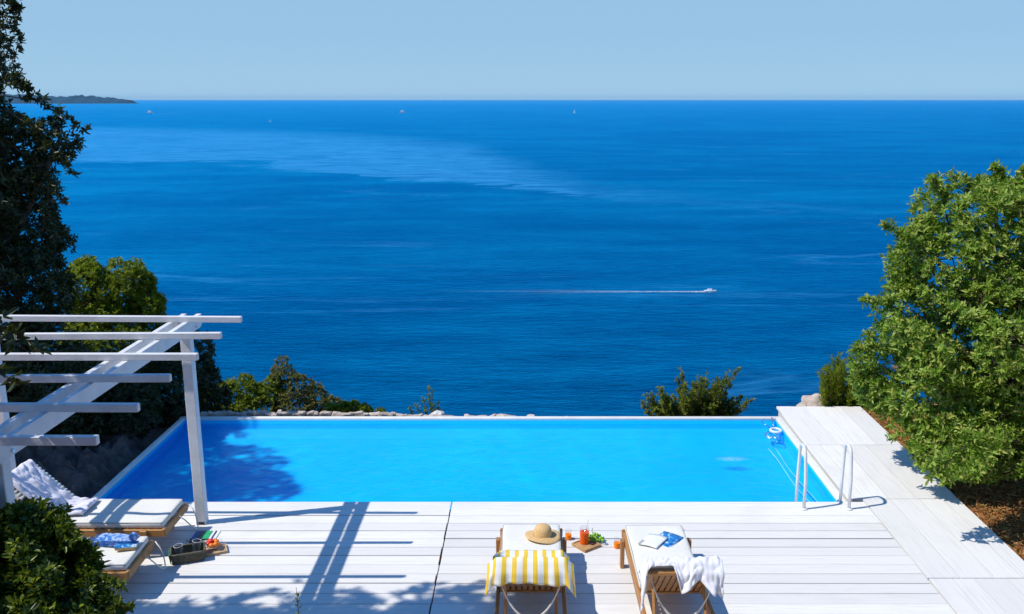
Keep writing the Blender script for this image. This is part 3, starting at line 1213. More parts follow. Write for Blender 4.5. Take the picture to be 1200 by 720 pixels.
def lilac_fn(u, v):
    # u across the lounger (world Y), v down the backrest on to the seat
    s = STOP + .04 - v * (STOP - .26)
    y, z = back_profile(max(.02, s), .012)
    nse = mnoise.noise(Vector((u * 5, v * 6, 4)))
    n2 = mnoise.noise(Vector((u * 13, v * 9, 8)))
    x = (u - .5) * (.50 - .10 * v) + .05 * math.sin(v * 4) + .02 * nse
    up = .014 + .040 * abs(math.sin(u * 9 + v * 3 + nse * 3)) * (.4 + .6 * abs(nse) * 2) + .030 * abs(n2) + .03 * smooth01(.65, 1, v) * (0.4 + abs(nse))
    edge = min(u, 1 - u, 1 - v) * 14
    up *= min(1, .25 + edge)
    yy, zz = y + up * math.sin(BA) * .9, z + up * math.cos(BA)
    # lounger is turned by -90 degrees: local (x,y) -> world (y,-x)
    return Vector((L3[0] + yy, L3[1] - x, zz))


tw = MB().grid(50, 70, lilac_fn, .008).build('rumpled_towel', M['lilac_terry'], smooth=True)
tag(tw, 'rumpled lilac white towel spread on the raised back of the lounger under the pergola', 'towel')

# straw hat on the foot of the striped-towel lounger
hat = thing('straw_hat', 'wide brimmed straw sun hat lying on the cream cushion of a lounger', 'hat', (.085, 8.66, .386))


def warp(q, th):
    r = q.xy.length
    return Vector((q.x, q.y, q.z + (.012 * math.sin(2 * th + .6) + .006 * math.sin(3 * th)) * max(0, (r - .09) / .09)))


mb = MB().lathe([(.182, .010), (.180, .016), (.15, .020), (.115, .022), (.094, .028), (.092, .020), (.115, .014), (.15, .011), (.182, .010)], 40, (0, 0, 0), warp)
brim = mb.build('brim', M['straw'], hat, smooth=True)
MB().lathe([(.094, .024), (.092, .05), (.088, .085), (.076, .112), (.05, .130), (.02, .136), (0, .137)], 32).build('crown', M['straw'], hat, smooth=True)
hat.rotation_euler = (R(-4), R(3), 0)


def open_magazine(name, label, loc, rz, wd, ht, mat_cover, mat_page, tilt=(0, 0, 0)):
    """folded booklet: stacked leaves with a curved spine"""
    t = thing(name, label, 'magazine', loc, rz)
    t.rotation_euler = (tilt[0], tilt[1], rz)

    def leaf(side, lift):
        def fn(u, v):
            x = side * u * wd
            return Vector((x, (v - .5) * ht, lift + .012 * math.sin(min(1, u * 1.6) * math.pi) * (1 - .3 * u) + .001))
        return fn
    for side, mt, nm in ((-1, mat_page, 'page'), (1, mat_cover, 'cover')):
        MB().grid(10, 4, leaf(side, .004), .005).build(nm, mt, t, smooth=True)
    return t


mz = 0.386
q = at(765, 636, mz)
mg = thing('open_magazine', 'white magazine lying open face down on the lounger cushion beside the blue one', 'magazine', (q.x - .0, q.y, mz + .012), R(-33))
MB().grid(12, 6, lambda u, v: Vector(((u - .5) * .21, (v - .5) * .27, .012 * math.sin(u * math.pi) + .014 * u)), .004).build('page', M['paper'], mg, smooth=True)
mb = MB()
for k in range(3):
    mb.box((-.085 + k * .0, -.09 + k * .0 + .0, .009), (.03, .10, .003)) if k == 0 else None
mb.build('printed_panel', M['piping'], mg)
q = at(781, 633, mz)
mg2 = thing('picture_magazine', 'glossy magazine with blue picture cover lying on the lounger cushion', 'magazine', (q.x, q.y, mz + .004), R(-38))
MB().grid(10, 6, lambda u, v: Vector(((u - .5) * .23, (v - .5) * .30, .006 * math.sin(u * math.pi) + .001)), .006).build('cover', M['blue_print'], mg2, smooth=True)

# ------------------------------------------------------------------ drinks and fruit between the loungers
def tumbler(label, loc, fill, r=.037, h=.115, group='orange juice tumblers on the deck'):
    t = thing('juice_glass', label, 'glass', loc, 0, group)
    MB().lathe([(0, .0), (r * .86, .0), (r, h), (r * .95, h), (r * .82, .008), (0, .008)], 20).build('tumbler', M['glass'], t, smooth=True)
    MB().lathe([(0, .004), (r * .87, .004), (r * .885 + (r * .13) * fill / h, fill), (0, fill + .001)], 20).build('juice', M['juice'], t, auto=50)
    return t


tumbler('short clear glass of orange juice beside the straw hat lounger', at(666, 632), .06)
tumbler('short clear glass of orange juice beside the lounger with magazines', at(723, 642), .06)


def tray(name, label, loc, rz, size, mat, dip=.008):
    t = thing(name, label, 'tray', loc, rz)
    mb = MB()
    mb.rbox((0, 0, .009), (size[0], size[1], .018), .005)
    mb.build('tray_base', mat, t, auto=40)
    mb = MB()
    a, b = size[0] / 2 - .008, size[1] / 2 - .008
    for (c, s) in (((0, b, .0235), (size[0] - .002, .014, .011)), ((0, -b, .0235), (size[0] - .002, .014, .011)),
                   ((a, 0, .0235), (.014, size[1] - .032, .011)), ((-a, 0, .0235), (.014, size[1] - .032, .011))):
        mb.rbox(c, s, .003, seg=1)
    mb.build('tray_lip', mat, t)
    return t


tp = at(687, 640)
tray('drinks_tray', 'small square wooden tray under the tall red drink', tp, R(38), (.235, .225), M['tray_wood'])
jp = Vector((tp.x - .02, tp.y + .03, .0185))
jug = thing('iced_drink', 'tall glass of iced red orange drink with a clear straw standing on the wooden tray', 'drink', jp)
MB().lathe([(0, 0), (.046, 0), (.052, .19), (.049, .19), (.043, .008), (0, .008)], 24).build('tumbler', M['glass'], jug, smooth=True)
MB().lathe([(0, .004), (.0465, .004), (.0508, .135), (.03, .142), (0, .139)], 24).build('drink', M['red_drink'], jug, auto=50)
mb = MB()
for k, (x, y, z) in enumerate(((.015, .01, .142), (-.02, -.005, .146), (.0, -.022, .139))):
    mb.rbox((x, y, z), (.026, .026, .024), .005, Matrix.Rotation(k * .8, 3, 'Z') @ Matrix.Rotation(.4, 3, 'X'))
mb.build('ice_cubes', M['ice'], jug)
MB().tube([(-.015, 0, .02), (.03, .03, .20), (.042, .038, .25), (.052, .041, .265)], .0045, 6).build('straw', M['white_plastic'], jug, smooth=True)
# dark sliced fruit on the tray
fs_ = MB()
for k in range(4):
    fs_.ball((tp.x + .055 + .018 * (k % 2), tp.y + .0 + .02 * (k // 2) - .005, .028), .013, 2, None, (1, 1, .7))
tag(fs_.build('dark_berries', simple('dark_berry', (0.10, 0.015, 0.02), .35, .5, .3, 30), smooth=True), 'few dark red berries on the wooden tray beside the red drink', 'berries')

gp = at(697, 634)
gr = thing('grape_bunch', 'bunch of green grapes lying on the deck behind the wooden tray', 'grapes', gp)
mb = MB()
rg = random.Random(4)
for k in range(64):
    a, r_ = rg.uniform(0, 6.28), rg.uniform(0, 1) ** .6
    zz = rg.uniform(.012, .085 * (1 - .75 * r_) + .012)
    mb.ball((.105 * r_ * math.cos(a), .075 * r_ * math.sin(a), zz), rg.uniform(.012, .0155), 2, None, (1, 1, 1.1))
mb.build('berries', M['grape'], gr, smooth=True)
MB().tube([(-.02, .02, .08), (-.03, .05, .10), (-.02, .09, .105)], .004, 5).build('stalk', M['twig'], gr, smooth=True)
# two spoons in the tray's shade
sp = thing('spoon', 'small shiny metal spoon lying right of the wooden drinks tray', 'spoon', at(706, 639), R(20))
MB().tube([(-.07, 0, .006), (0, 0, .010), (.02, 0, .008)], .003, 5).build('handle', M['steel'], sp)
MB().ball((.042, 0, .008), .02, 2, None, (1.3, .85, .25)).build('bowl', M['steel'], sp, smooth=True)

# ------------------------------------------------------------------ things on the deck under the pergola
bp_ = at(221, 655)
ba = thing('wicker_basket', 'dark rectangular wicker basket holding two empty glasses on the deck', 'basket', bp_, R(20))
mb = MB()
W_, D_, H_ = .30, .19, .105


def ring_pts(k, z, r=0):
    s = 1 + .12 * z / H_
    return [(-W_ / 2 * s, -D_ / 2 * s, z), (W_ / 2 * s, -D_ / 2 * s, z), (W_ / 2 * s, D_ / 2 * s, z), (-W_ / 2 * s, D_ / 2 * s, z)]


def dense(poly, n):
    out = []
    for a, b in zip(poly, poly[1:] + poly[:1]):
        a, b = Vector(a), Vector(b)
        out += [a + (b - a) * (i / n) for i in range(n)]
    return out


for k in range(10):
    z = .008 + k * .0103
    pts = dense(ring_pts(k, z), 12)
    pts = [Vector((p_.x * (1 + .008 * (-1) ** (i + k)), p_.y * (1 + .012 * (-1) ** (i + k)), p_.z)) for i, p_ in enumerate(pts)]
    mb.tube(pts, .0068, 5, closed=True)
mb.box((0, 0, .006), (W_, D_, .01))
mb.build('woven_sides', M['wicker'], ba, smooth=True)
MB().tube(dense(ring_pts(0, H_ + .006), 10), .011, 7, closed=True).build('rim', M['wicker'], ba, smooth=True)
MB().box((-W_ / 2 * 1.12 - .012, 0, .06), (.006, D_ * .9, .10), Matrix.Rotation(R(-9), 3, 'Y')).build('side_cloth', M['green_edge'], ba)


def empty_glass(label, loc, rx, ry):
    t = thing('drinking_glass', label, 'glass', loc, 0, 'empty glasses in the wicker basket')
    t.rotation_euler = (rx, ry, 0)
    r, h = .047, .15
    MB().lathe([(0, 0), (r * .82, 0), (r, h), (r * .96, h), (r * .78, .012), (0, .012)], 22).build('tumbler', M['glass'], t, smooth=True)
    MB().tube([(r * .98 * math.cos(a), r * .98 * math.sin(a), h) for a in [k * math.pi / 12 for k in range(24)]], .0022, 5, closed=True).build('rim', M['white_plastic'], t, smooth=True)
    return t


empty_glass('empty clear glass standing in the wicker basket, nearer the bush', bp_ + Vector((-.075, -.015, .015)), R(4), R(-5))
empty_glass('empty clear glass standing in the wicker basket, nearer the fruit bowl', bp_ + Vector((.065, .045, .03)), R(-5), R(6))

t2 = at(253, 646)
tray('fruit_tray', 'pale square wooden tray under the glass bowl of red and orange fruit', t2, R(24), (.23, .20), M['tray_pale'])
bw = thing('fruit_bowl', 'clear glass bowl filled with red and orange fruit on the pale tray', 'bowl', t2 + Vector((-.03, .02, .018)))
MB().lathe([(0, 0), (.05, 0), (.085, .04), (.098, .085), (.094, .085), (.08, .042), (.046, .006), (0, .006)], 26).build('glass_bowl', M['glass'], bw, smooth=True)
for mt, pts in ((M['apricot'], [(.03, .02, .075), (.04, -.035, .07), (.0, .045, .07), (-.005, -.045, .06), (.0, .0, .045), (.05, .0, .05)]),
                (M['strawberry'], [(-.045, .015, .078), (-.04, -.025, .068), (-.02, .0, .09)])):
    for p_ in pts:
        MB().ball(p_, .028, 2, None, (1, 1, .9)).build('fruit', mt, bw, smooth=True)

mq = at(241, 628)
m3 = thing('green_magazine', 'magazine with blue and green picture cover lying on the shaded deck by the pergola', 'magazine', mq + Vector((0, 0, .003)), R(2))
MB().grid(8, 4, lambda u, v: Vector(((u - .5) * .27, (v - .5) * .21, .003 + .004 * math.sin(u * 3.1))), .005).build('cover', M['paper'], m3)
for (a, b, col) in ((-.13, -.085, (0.02, 0.10, 0.42)), (-.082, -.03, (0.05, 0.09, 0.13)), (-.028, .055, (0.02, 0.36, 0.14)), (.085, .10, (0.05, 0.05, 0.09))):
    MB().box(((a + b) / 2, .0, .0095), (b - a, .19, .0015)).build('printed_panel', simple('ink_panel', col, .4, .4, .25, 18), m3)
MB().box((0, -.108, .006), (.28, .012, .009)).build('spine', M['black'], m3)

sg = thing('sunglasses', 'black sunglasses lying on the deck between magazine and wicker basket', 'sunglasses', at(229, 638), R(8))
mb = MB()
for s in (-1, 1):
    MB().ball((s * .036, 0, .022), .03, 2, None, (1, .15, .72)).build('lens', M['black'], sg, smooth=True)
    mb.tube([(s * .066, 0, .03), (s * .095, .05, .02), (s * .12, .11, .004)], .004, 5)
mb.tube([(-.066, 0, .032), (-.03, -.004, .042), (0, 0, .03), (.03, -.004, .042), (.066, 0, .032)], .004, 5)
mb.build('frame', M['black'], sg, smooth=True)

# on the half hidden lounger
L4 = Vector(spots[3][0])


def bag_fn(u, v):
    x, y = (u - .5) * .44, (v - .5) * .26
    d = max(0, 1 - (2 * abs(u - .5)) ** 3) * max(0, 1 - (2 * abs(v - .5)) ** 3)
    return Vector((x, y, .010 + .05 * d * (0.6 + .6 * abs(mnoise.noise(Vector((u * 4, v * 4, 2)))))))


bc = MB().grid(30, 24, bag_fn, .006).build('folded_cloth', M['blue_cloth'], smooth=True)
bc.location = at(132, 634, .386)
bc.rotation_euler = (0, 0, R(-6))
tag(bc, 'blue patterned cloth bundled on the cushion of the half hidden lounger', 'cloth')
bk4 = thing('paperback_book', 'closed tan edged book with blue cover lying on the half hidden lounger', 'book', at(149, 642, .388), R(8))
MB().rbox((0, 0, .018), (.20, .13, .028), .004, seg=1).build('pages', M['tan_cover'], bk4)
MB().box((0, 0, .0345), (.205, .135, .004)).build('cover', M['blue_print'], bk4)
ball = MB().ball((0, 0, .045), .045, 3).build('ball', M['blue_cloth'], smooth=True)
ball.location = at(157, 634, .424)
tag(ball, 'small blue ball resting on the book of the half hidden lounger', 'ball')


# ------------------------------------------------------------------ vegetation
def vnoise(p, f, ph):
    """cheap smooth 3-D noise in -1..1 for arrays of points"""
    rng = np.random.RandomState(ph)
    out = np.zeros(len(p))
    amp, tot = 1.0, 0.0
    for o in range(3):
        for k in range(3):
            d = rng.normal(size=3)
            d /= np.linalg.norm(d)
            out += amp * np.sin((p @ d) * f * (2 ** o) * (1 + .3 * k) + rng.uniform(0, 6.28))
        tot += amp * 3
        amp *= .55
    return out / tot * 1.7


def leaves_mesh(name, pts, axes, k, ln, wd, rng, spread=(.5, 1.35), fold=.25):
    n = len(pts)
    P = np.repeat(pts, k, 0)
    A = np.repeat(axes, k, 0)
    az = np.tile(np.arange(k) * 2.399, n) + np.repeat(rng.uniform(0, 6.28, n), k)
    th = rng.uniform(spread[0], spread[1], n * k)
    t = np.where(np.abs(A[:, 2:3]) < .9, np.array([[0, 0, 1.]]), np.array([[1., 0, 0]]))
    U = np.cross(A, t)
    U /= np.linalg.norm(U, axis=1, keepdims=True)
    V = np.cross(A, U)
    D = A * np.cos(th)[:, None] + (U * np.cos(az)[:, None] + V * np.sin(az)[:, None]) * np.sin(th)[:, None]
    S = np.cross(D, A)
    S /= np.linalg.norm(S, axis=1, keepdims=True) + 1e-9
    Nn = np.cross(S, D)
    L = ln * rng.uniform(.6, 1.2, n * k)[:, None]
    Wd = wd * rng.uniform(.75, 1.2, n * k)[:, None]
    st = P + A * (rng.uniform(-.4, .4, n * k) * ln)[:, None]
    b = st + D * L * .08
    tip = st + D * L - Nn * L * .10
    m1 = st + D * L * .40 + S * Wd * .5 + Nn * Wd * fold
    m2 = st + D * L * .40 - S * Wd * .5 + Nn * Wd * fold
    m3 = st + D * L * .74 + S * Wd * .36 + Nn * Wd * fold * .6
    m4 = st + D * L * .74 - S * Wd * .36 + Nn * Wd * fold * .6
    vs = np.stack([b, m1, m3, tip, m4, m2], 1).reshape(-1, 3)
    N = n * k
    me = bpy.data.meshes.new(name)
    me.vertices.add(N * 6)
    me.vertices.foreach_set('co', vs.astype(np.float32).ravel())
    base = (np.arange(N) * 6)[:, None]
    # two quads a leaf, folded along the mid rib
    q = np.concatenate([base + np.array([[0, 1, 2, 3]]), base + np.array([[0, 3, 4, 5]])], 1).reshape(-1)
    me.loops.add(N * 8)
    me.loops.foreach_set('vertex_index', q.astype(np.int32))
    me.polygons.add(N * 2)
    me.polygons.foreach_set('loop_start', (np.arange(N * 2) * 4).astype(np.int32))
    try:
        me.polygons.foreach_set('loop_total', np.full(N * 2, 4, np.int32))
    except Exception:
        pass
    me.update(calc_edges=True)
    me.validate()
    return me


def crown_points(lobes, n, rng, seed, rough=.30, freq=3.2, gap=-.35, inner=.25):
    C = np.array([l[:3] for l in lobes], float)
    Rr = np.array([l[3:6] for l in lobes], float)
    wgt = Rr.prod(1) ** (2 / 3)
    wgt /= wgt.sum()
    pts, axs = [], []
    got = 0
    while got < n:
        m = n * 2
        i = rng.choice(len(lobes), m, p=wgt)
        d = rng.normal(size=(m, 3))
        d /= np.linalg.norm(d, axis=1, keepdims=True)
        p0 = C[i] + d * Rr[i]
        nz1 = vnoise(p0, freq, seed)
        nz2 = vnoise(p0, freq * 2.3, seed + 9)
        rad = .86 + rough * (.65 * nz1 + .35 * nz2) + rng.normal(size=m) * .035
        ins = rng.uniform(size=m) < inner
        rad = np.where(ins, rad * rng.uniform(.45, .95, m), rad)
        p = C[i] + d * Rr[i] * rad[:, None]
        keep = nz2 > gap
        for l in range(len(lobes)):
            e = (((p - C[l]) / Rr[l]) ** 2).sum(1)
            keep &= ~((e < .40) & (i != l))
        p, d = p[keep], d[keep]
        a = d * .75 + np.array([[0, 0, .45]]) + rng.normal(size=p.shape) * .35
        a /= np.linalg.norm(a, axis=1, keepdims=True)
        pts.append(p)
        axs.append(a)
        got += len(p)
    return np.concatenate(pts)[:n], np.concatenate(axs)[:n]


def limbs(mb, base, lobes, pts, rng, r0, n_twig=120, r_twig=.008, forkz=.35):
    base = Vector(base)
    cs = [Vector(l[:3]) for l in lobes]
    mean = sum(cs, Vector()) / len(cs)
    fork = base.lerp(mean, forkz)
    fork.x += .05
    mb.tube([base - Vector((0, 0, .15)), base.lerp(fork, .5) + Vector((.04, .03, 0)), fork], [r0 * 1.25, r0, r0 * .8], 9)
    for c in cs:
        mid = fork.lerp(c, .5) + Vector((rng.uniform(-.15, .15), rng.uniform(-.15, .15), rng.uniform(0, .2)))
        mb.tube([fork, mid, c], [r0 * .6, r0 * .4, r0 * .22], 6)
    for j in rng.choice(len(pts), min(n_twig, len(pts)), replace=False):
        p_ = Vector(pts[j])
        c = min(cs, key=lambda q: (q - p_).length)
        s = c.lerp(p_, .25)
        mid = s.lerp(p_, .55) + Vector((rng.uniform(-.08, .08), rng.uniform(-.08, .08), rng.uniform(-.02, .1)))
        mb.tube([s, mid, p_], [r_twig * 1.8, r_twig * 1.2, r_twig * .6], 4, cap=False)


def plant(name, label, cat, base, lobes, n, k, ln, wd, mat, seed, r0=.08, group=None, rough=.30, freq=3.2, gap=-.35, inner=.25,
          spread=(.5, 1.35), ntw=120, rtw=.008, stem='trunk', crown='crown', forkz=.35, extra=None):
    rng = np.random.RandomState(seed)
    t = thing(name, label, cat, base, 0, group)
    pts, axs = crown_points(lobes, n, rng, seed, rough, freq, gap, inner)
    mb = MB()
    limbs(mb, base, lobes, pts, rng, r0, ntw, rtw, forkz)
    if extra:
        ep, ea = extra(rng, mb)
        pts, axs = np.concatenate([pts, ep]), np.concatenate([axs, ea])
    b = Vector(base)
    mb.v = [tuple(Vector(p_) - b) for p_ in mb.v]
    mb.build(stem, M['bark'], t, smooth=True)
    me = leaves_mesh(crown, pts - np.array(base), axs, k, ln, wd, rng, spread)
    me.materials.append(mat)
    o = bpy.data.objects.new(crown, me)
    COL.objects.link(o)
    o.parent = t
    return t


def lobe(px, py, Y, rp, ry=None, rz=None):
    """a crown lobe measured in the photo: centre pixel, distance, radius in pixels"""
    p_ = at_depth(px, py, Y)
    r = rp * Y / 1060.0
    return (p_.x, p_.y, p_.z, r, ry or r, rz or r)


def sprays(specs, n_each=26, jit=.05):
    """slender leafy branches: specs are (start, end) pairs"""
    def fn(rng, mb):
        P, A = [], []
        for a, b in specs:
            a, b = Vector(a), Vector(b)
            d = b - a
            mid = a.lerp(b, .5) + Vector((0, 0, .12 * d.length))
            mb.tube([a, mid, b], [.010, .007, .003], 5)
            for k in range(n_each):
                t = .25 + .75 * (k / (n_each - 1))
                p_ = a.lerp(mid, t * 2) if t < .5 else mid.lerp(b, t * 2 - 1)
                P.append(np.array(p_) + rng.normal(size=3) * jit * (1.3 - t))
                ax = np.array(d.normalized()) * .8 + rng.normal(size=3) * .5 + np.array([0, 0, .15])
                A.append(ax / np.linalg.norm(ax))
        return np.array(P), np.array(A)
    return fn


OLIVE = leafy('bay_leaves', [(0.065, 0.15, 0.013), (0.14, 0.27, 0.022), (0.22, 0.37, 0.032), (0.34, 0.49, 0.06), (0.48, 0.60, 0.14), (0.52, 0.50, 0.11)], .46, .45, .3)
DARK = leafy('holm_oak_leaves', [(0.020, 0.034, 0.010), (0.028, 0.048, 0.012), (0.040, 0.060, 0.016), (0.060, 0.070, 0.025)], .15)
LIT = leafy('lentisk_leaves', [(0.09, 0.14, 0.008), (0.16, 0.22, 0.010), (0.23, 0.30, 0.012), (0.34, 0.40, 0.020)], .45, .45, .3)
BOX = leafy('pittosporum_leaves', [(0.025, 0.055, 0.008), (0.045, 0.090, 0.010), (0.11, 0.17, 0.012), (0.27, 0.31, 0.022)], .32, .36, .4)
BROWNISH = leafy('dull_leaves', [(0.09, 0.11, 0.025), (0.17, 0.175, 0.035), (0.26, 0.23, 0.07)], .35)
JUN = leafy('juniper_scales', [(0.09, 0.14, 0.018), (0.18, 0.235, 0.025), (0.28, 0.31, 0.035), (0.40, 0.38, 0.08)], .4, .6, .2)
PINE = leafy('pine_needles', [(0.18, 0.26, 0.012), (0.30, 0.38, 0.018), (0.44, 0.50, 0.03)], .55, .5, .3)

# big bay tree on the right
YT = 11.2
rl = [lobe(1135, 300, 11.6, 95), lobe(1210, 305, 11.3, 92), lobe(1095, 300, 11.6, 54), lobe(1090, 385, 11.3, 74), lobe(1160, 400, 10.9, 100),
      lobe(1045, 430, 11.5, 52), lobe(1100, 462, 10.95, 70), lobe(1197, 462, 10.8, 76), lobe(1146, 515, 10.5, 50), lobe(1095, 520, 10.5, 34), lobe(1165, 255, 11.8, 50),
      lobe(1300, 380, 11.5, 150), lobe(1330, 290, 12.0, 100), lobe(1060, 480, 11.2, 36), lobe(1030, 452, 11.6, 24)]
sp_r = [((5.4, 10.4, 1.0), tuple(at_depth(1046, 515, 10.6))), ((5.5, 10.1, .9), tuple(at_depth(1092, 558, 9.25))), ((5.6, 10.1, .9), tuple(at_depth(1150, 552, 9.2))),
        ((5.6, 10.1, .9), tuple(at_depth(1118, 562, 9.2))), ((5.6, 10.0, .9), tuple(at_depth(1085, 548, 9.3))),
        ((5.5, 10.2, .8), tuple(at_depth(1132, 556, 9.15))), ((5.6, 10.2, .8), tuple(at_depth(1106, 566, 9.2))), ((5.0, 11.3, 2.6), tuple(at_depth(1036, 262, 11.2))), ((5.2, 11.5, 3.2), tuple(at_depth(1092, 208, 11.4))),
        ((6.0, 11.6, 3.5), tuple(at_depth(1165, 196, 11.6))), ((4.6, 11.2, 1.6), tuple(at_depth(1000, 410, 11.2))), ((4.8, 11.2, 2.0), tuple(at_depth(1012, 350, 11.2))),
        ((4.7, 11.2, 1.3), tuple(at_depth(996, 445, 11.3))), ((6.4, 11.6, 3.6), tuple(at_depth(1198, 200, 11.4))), ((5.6, 10.2, .9), tuple(at_depth(1120, 545, 9.6))),
        ((6.2, 10.0, .9), tuple(at_depth(1190, 555, 9.6)))]
plant('bay_tree', 'big rounded bright green leafy tree overhanging the side deck on the right', 'tree', (6.75, 11.3, -.05), rl, 12500, 8, .086, .030, OLIVE, 21, .13,
      rough=.40, freq=2.2, gap=-.25, inner=.36, ntw=260, rtw=.007, extra=sprays(sp_r, 34))
# twig tip of a second tree reaching in at the right border
# big dark tree on the left, seen from its shaded side
ll = [lobe(5, 178, 13.4, 42), lobe(-78, 145, 13.6, 82), lobe(12, 268, 13.2, 54), lobe(-60, 250, 13.2, 110), lobe(35, 335, 12.8, 50), lobe(-50, 360, 12.4, 110),
      lobe(70, 165, 13.4, 24), lobe(28, 215, 13.3, 34), lobe(-150, 30, 13.8, 120), lobe(-20, 440, 12.2, 85), lobe(55, 415, 12.6, 52), lobe(-100, 20, 13.4, 60), lobe(-14, 38, 13.4, 15)]
sp_l = [((-7.5, 13.3, 4.8), tuple(at_depth(99, 152, 13.2))), ((-7.4, 13.2, 4.6), tuple(at_depth(86, 205, 13.0))), ((-7.4, 13.2, 5.0), tuple(at_depth(34, 104, 13.2))),
        ((-7.5, 13.2, 4.2), tuple(at_depth(75, 236, 13.0))), ((-7.2, 13.2, 3.8), tuple(at_depth(68, 285, 12.9))),
        (tuple(at_depth(-8, -40, 13.3)), tuple(at_depth(20, 12, 13.3))), (tuple(at_depth(0, -30, 13.3)), tuple(at_depth(24, 52, 13.3))), (tuple(at_depth(-10, -20, 13.3)), tuple(at_depth(20, 92, 13.3))),
        (tuple(at_depth(-20, 0, 13.3)), tuple(at_depth(10, 95, 13.3)))]
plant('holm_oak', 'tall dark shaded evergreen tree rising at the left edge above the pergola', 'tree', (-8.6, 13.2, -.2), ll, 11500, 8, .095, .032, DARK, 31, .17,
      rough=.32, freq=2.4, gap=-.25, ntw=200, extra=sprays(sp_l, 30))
# tree beside the house, mostly outside the frame on the left: shades the pergola and the near deck
nl = [(-6.3, 6.25, 5.4, 1.8, .95, .9), (-7.9, 6.1, 5.2, 1.6, 1.1, 1.0), (-5.2, 6.45, 5.9, .95, .85, .55), (-7.2, 5.0, 5.2, 1.3, 1.1, 1.0), (-4.6, 6.9, 5.8, .55, .45, .35)]
sp_n = [((-5.0, 6.0, 3.9), tuple(at_depth(36, 415, 5.6))), ((-5.0, 6.0, 3.9), tuple(at_depth(10, 385, 5.6))), ((-4.9, 6.0, 3.7), tuple(at_depth(12, 445, 5.6))), ((-5.6, 5.7, 4.8), (-5.0, 6.0, 3.9))]
plant('carob_tree', 'tree left of the pergola whose leafy twigs reach in front of its rafters', 'tree', (-7.4, 5.4, -.1), nl, 6000, 8, .10, .038, DARK, 41, .15,
      rough=.42, gap=-.02, inner=.35, ntw=80, extra=sprays(sp_n, 16, .04))
# crowns that shade the bank and the left end of the pool
sl_ = [(-9.0, 10.9, 4.7, 1.6, 1.25, 1.5), (-10.6, 11.0, 4.5, 2.0, 1.5, 1.8), (-11.0, 12.7, 4.2, 1.9, 1.7, 1.8), (-8.1, 10.35, 5.1, 1.2, .72, .8), (-9.6, 12.4, 3.9, 1.7, 1.3, 1.6), (-12.0, 11.5, 4.0, 1.8, 1.8, 1.8)]
sl_ = [(x - 2.6, y - .67, z + 3.66, a, b, c) for x, y, z, a, b, c in sl_]
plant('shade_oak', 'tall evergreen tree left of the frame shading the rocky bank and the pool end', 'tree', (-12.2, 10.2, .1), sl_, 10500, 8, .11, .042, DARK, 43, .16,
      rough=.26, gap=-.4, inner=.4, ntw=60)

# shrubs beyond the pergola and behind the pool wall
bl = [lobe(140, 347, 18.0, 42), lobe(168, 362, 18.2, 26), lobe(110, 352, 17.6, 38), lobe(135, 405, 17.6, 62), lobe(185, 412, 17.8, 34), lobe(104, 320, 17.9, 20), lobe(160, 335, 18.0, 18)]
plant('lentisk_bush', 'yellow green sunlit bush behind the far end of the pergola', 'bush', (-7.9, 17.7, -3.2), bl, 4600, 8, .085, .034, LIT, 51, .07, rough=.36, freq=4,
      stem='stems', crown='foliage', group='shrubs along the cliff edge')
bl = [lobe(205, 455, 14.4, 50), lobe(235, 465, 14.5, 36), lobe(140, 470, 13.9, 60), lobe(60, 470, 13.4, 70), lobe(180, 490, 14.0, 40), lobe(120, 500, 13.4, 50), lobe(215, 420, 14.6, 34), lobe(150, 478, 13.0, 40), lobe(85, 485, 12.6, 48), lobe(192, 472, 13.6, 28)]
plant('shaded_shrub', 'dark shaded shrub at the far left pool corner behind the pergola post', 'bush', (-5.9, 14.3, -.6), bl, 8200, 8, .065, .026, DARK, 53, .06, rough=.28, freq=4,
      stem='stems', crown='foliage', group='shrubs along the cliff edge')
bl = [lobe(285, 462, 17.8, 27), lobe(310, 466, 17.9, 22), lobe(262, 468, 17.7, 25), lobe(318, 455, 17.9, 16), lobe(300, 490, 17.7, 34)]
plant('green_shrub', 'small sunlit green shrub behind the stone wall left of the brownish one', 'bush', (-5.5, 17.8, -3.6), bl, 2000, 8, .06, .026, LIT, 57, .04, rough=.28, freq=5,
      stem='stems', crown='foliage', group='shrubs along the cliff edge', ntw=50)
bl = [lobe(333, 444, 18.0, 15, rz=.42), lobe(350, 462, 17.9, 24), lobe(370, 468, 17.9, 20), lobe(388, 478, 17.8, 15), lobe(350, 490, 17.8, 34)]
plant('brown_shrub', 'pointed brownish green shrub behind the stone wall at the pool back edge', 'bush', (-4.8, 17.9, -3.7), bl, 1900, 8, .055, .022, BROWNISH, 59, .04, rough=.35, freq=5,
      stem='stems', crown='foliage', group='shrubs along the cliff edge', ntw=60)
bl = [lobe(405, 480, 14.4, 11), lobe(428, 482, 14.4, 10), lobe(388, 482, 14.4, 9), lobe(416, 476, 14.5, 7), lobe(445, 485, 14.4, 7)]
plant('low_shrub', 'very low green shrub tips just above the stone wall behind the pool', 'bush', (-3.0, 14.4, -.6), bl, 500, 7, .05, .022, LIT, 61, .03, rough=.35, freq=6,
      stem='stems', crown='foliage', group='shrubs along the cliff edge', ntw=30)
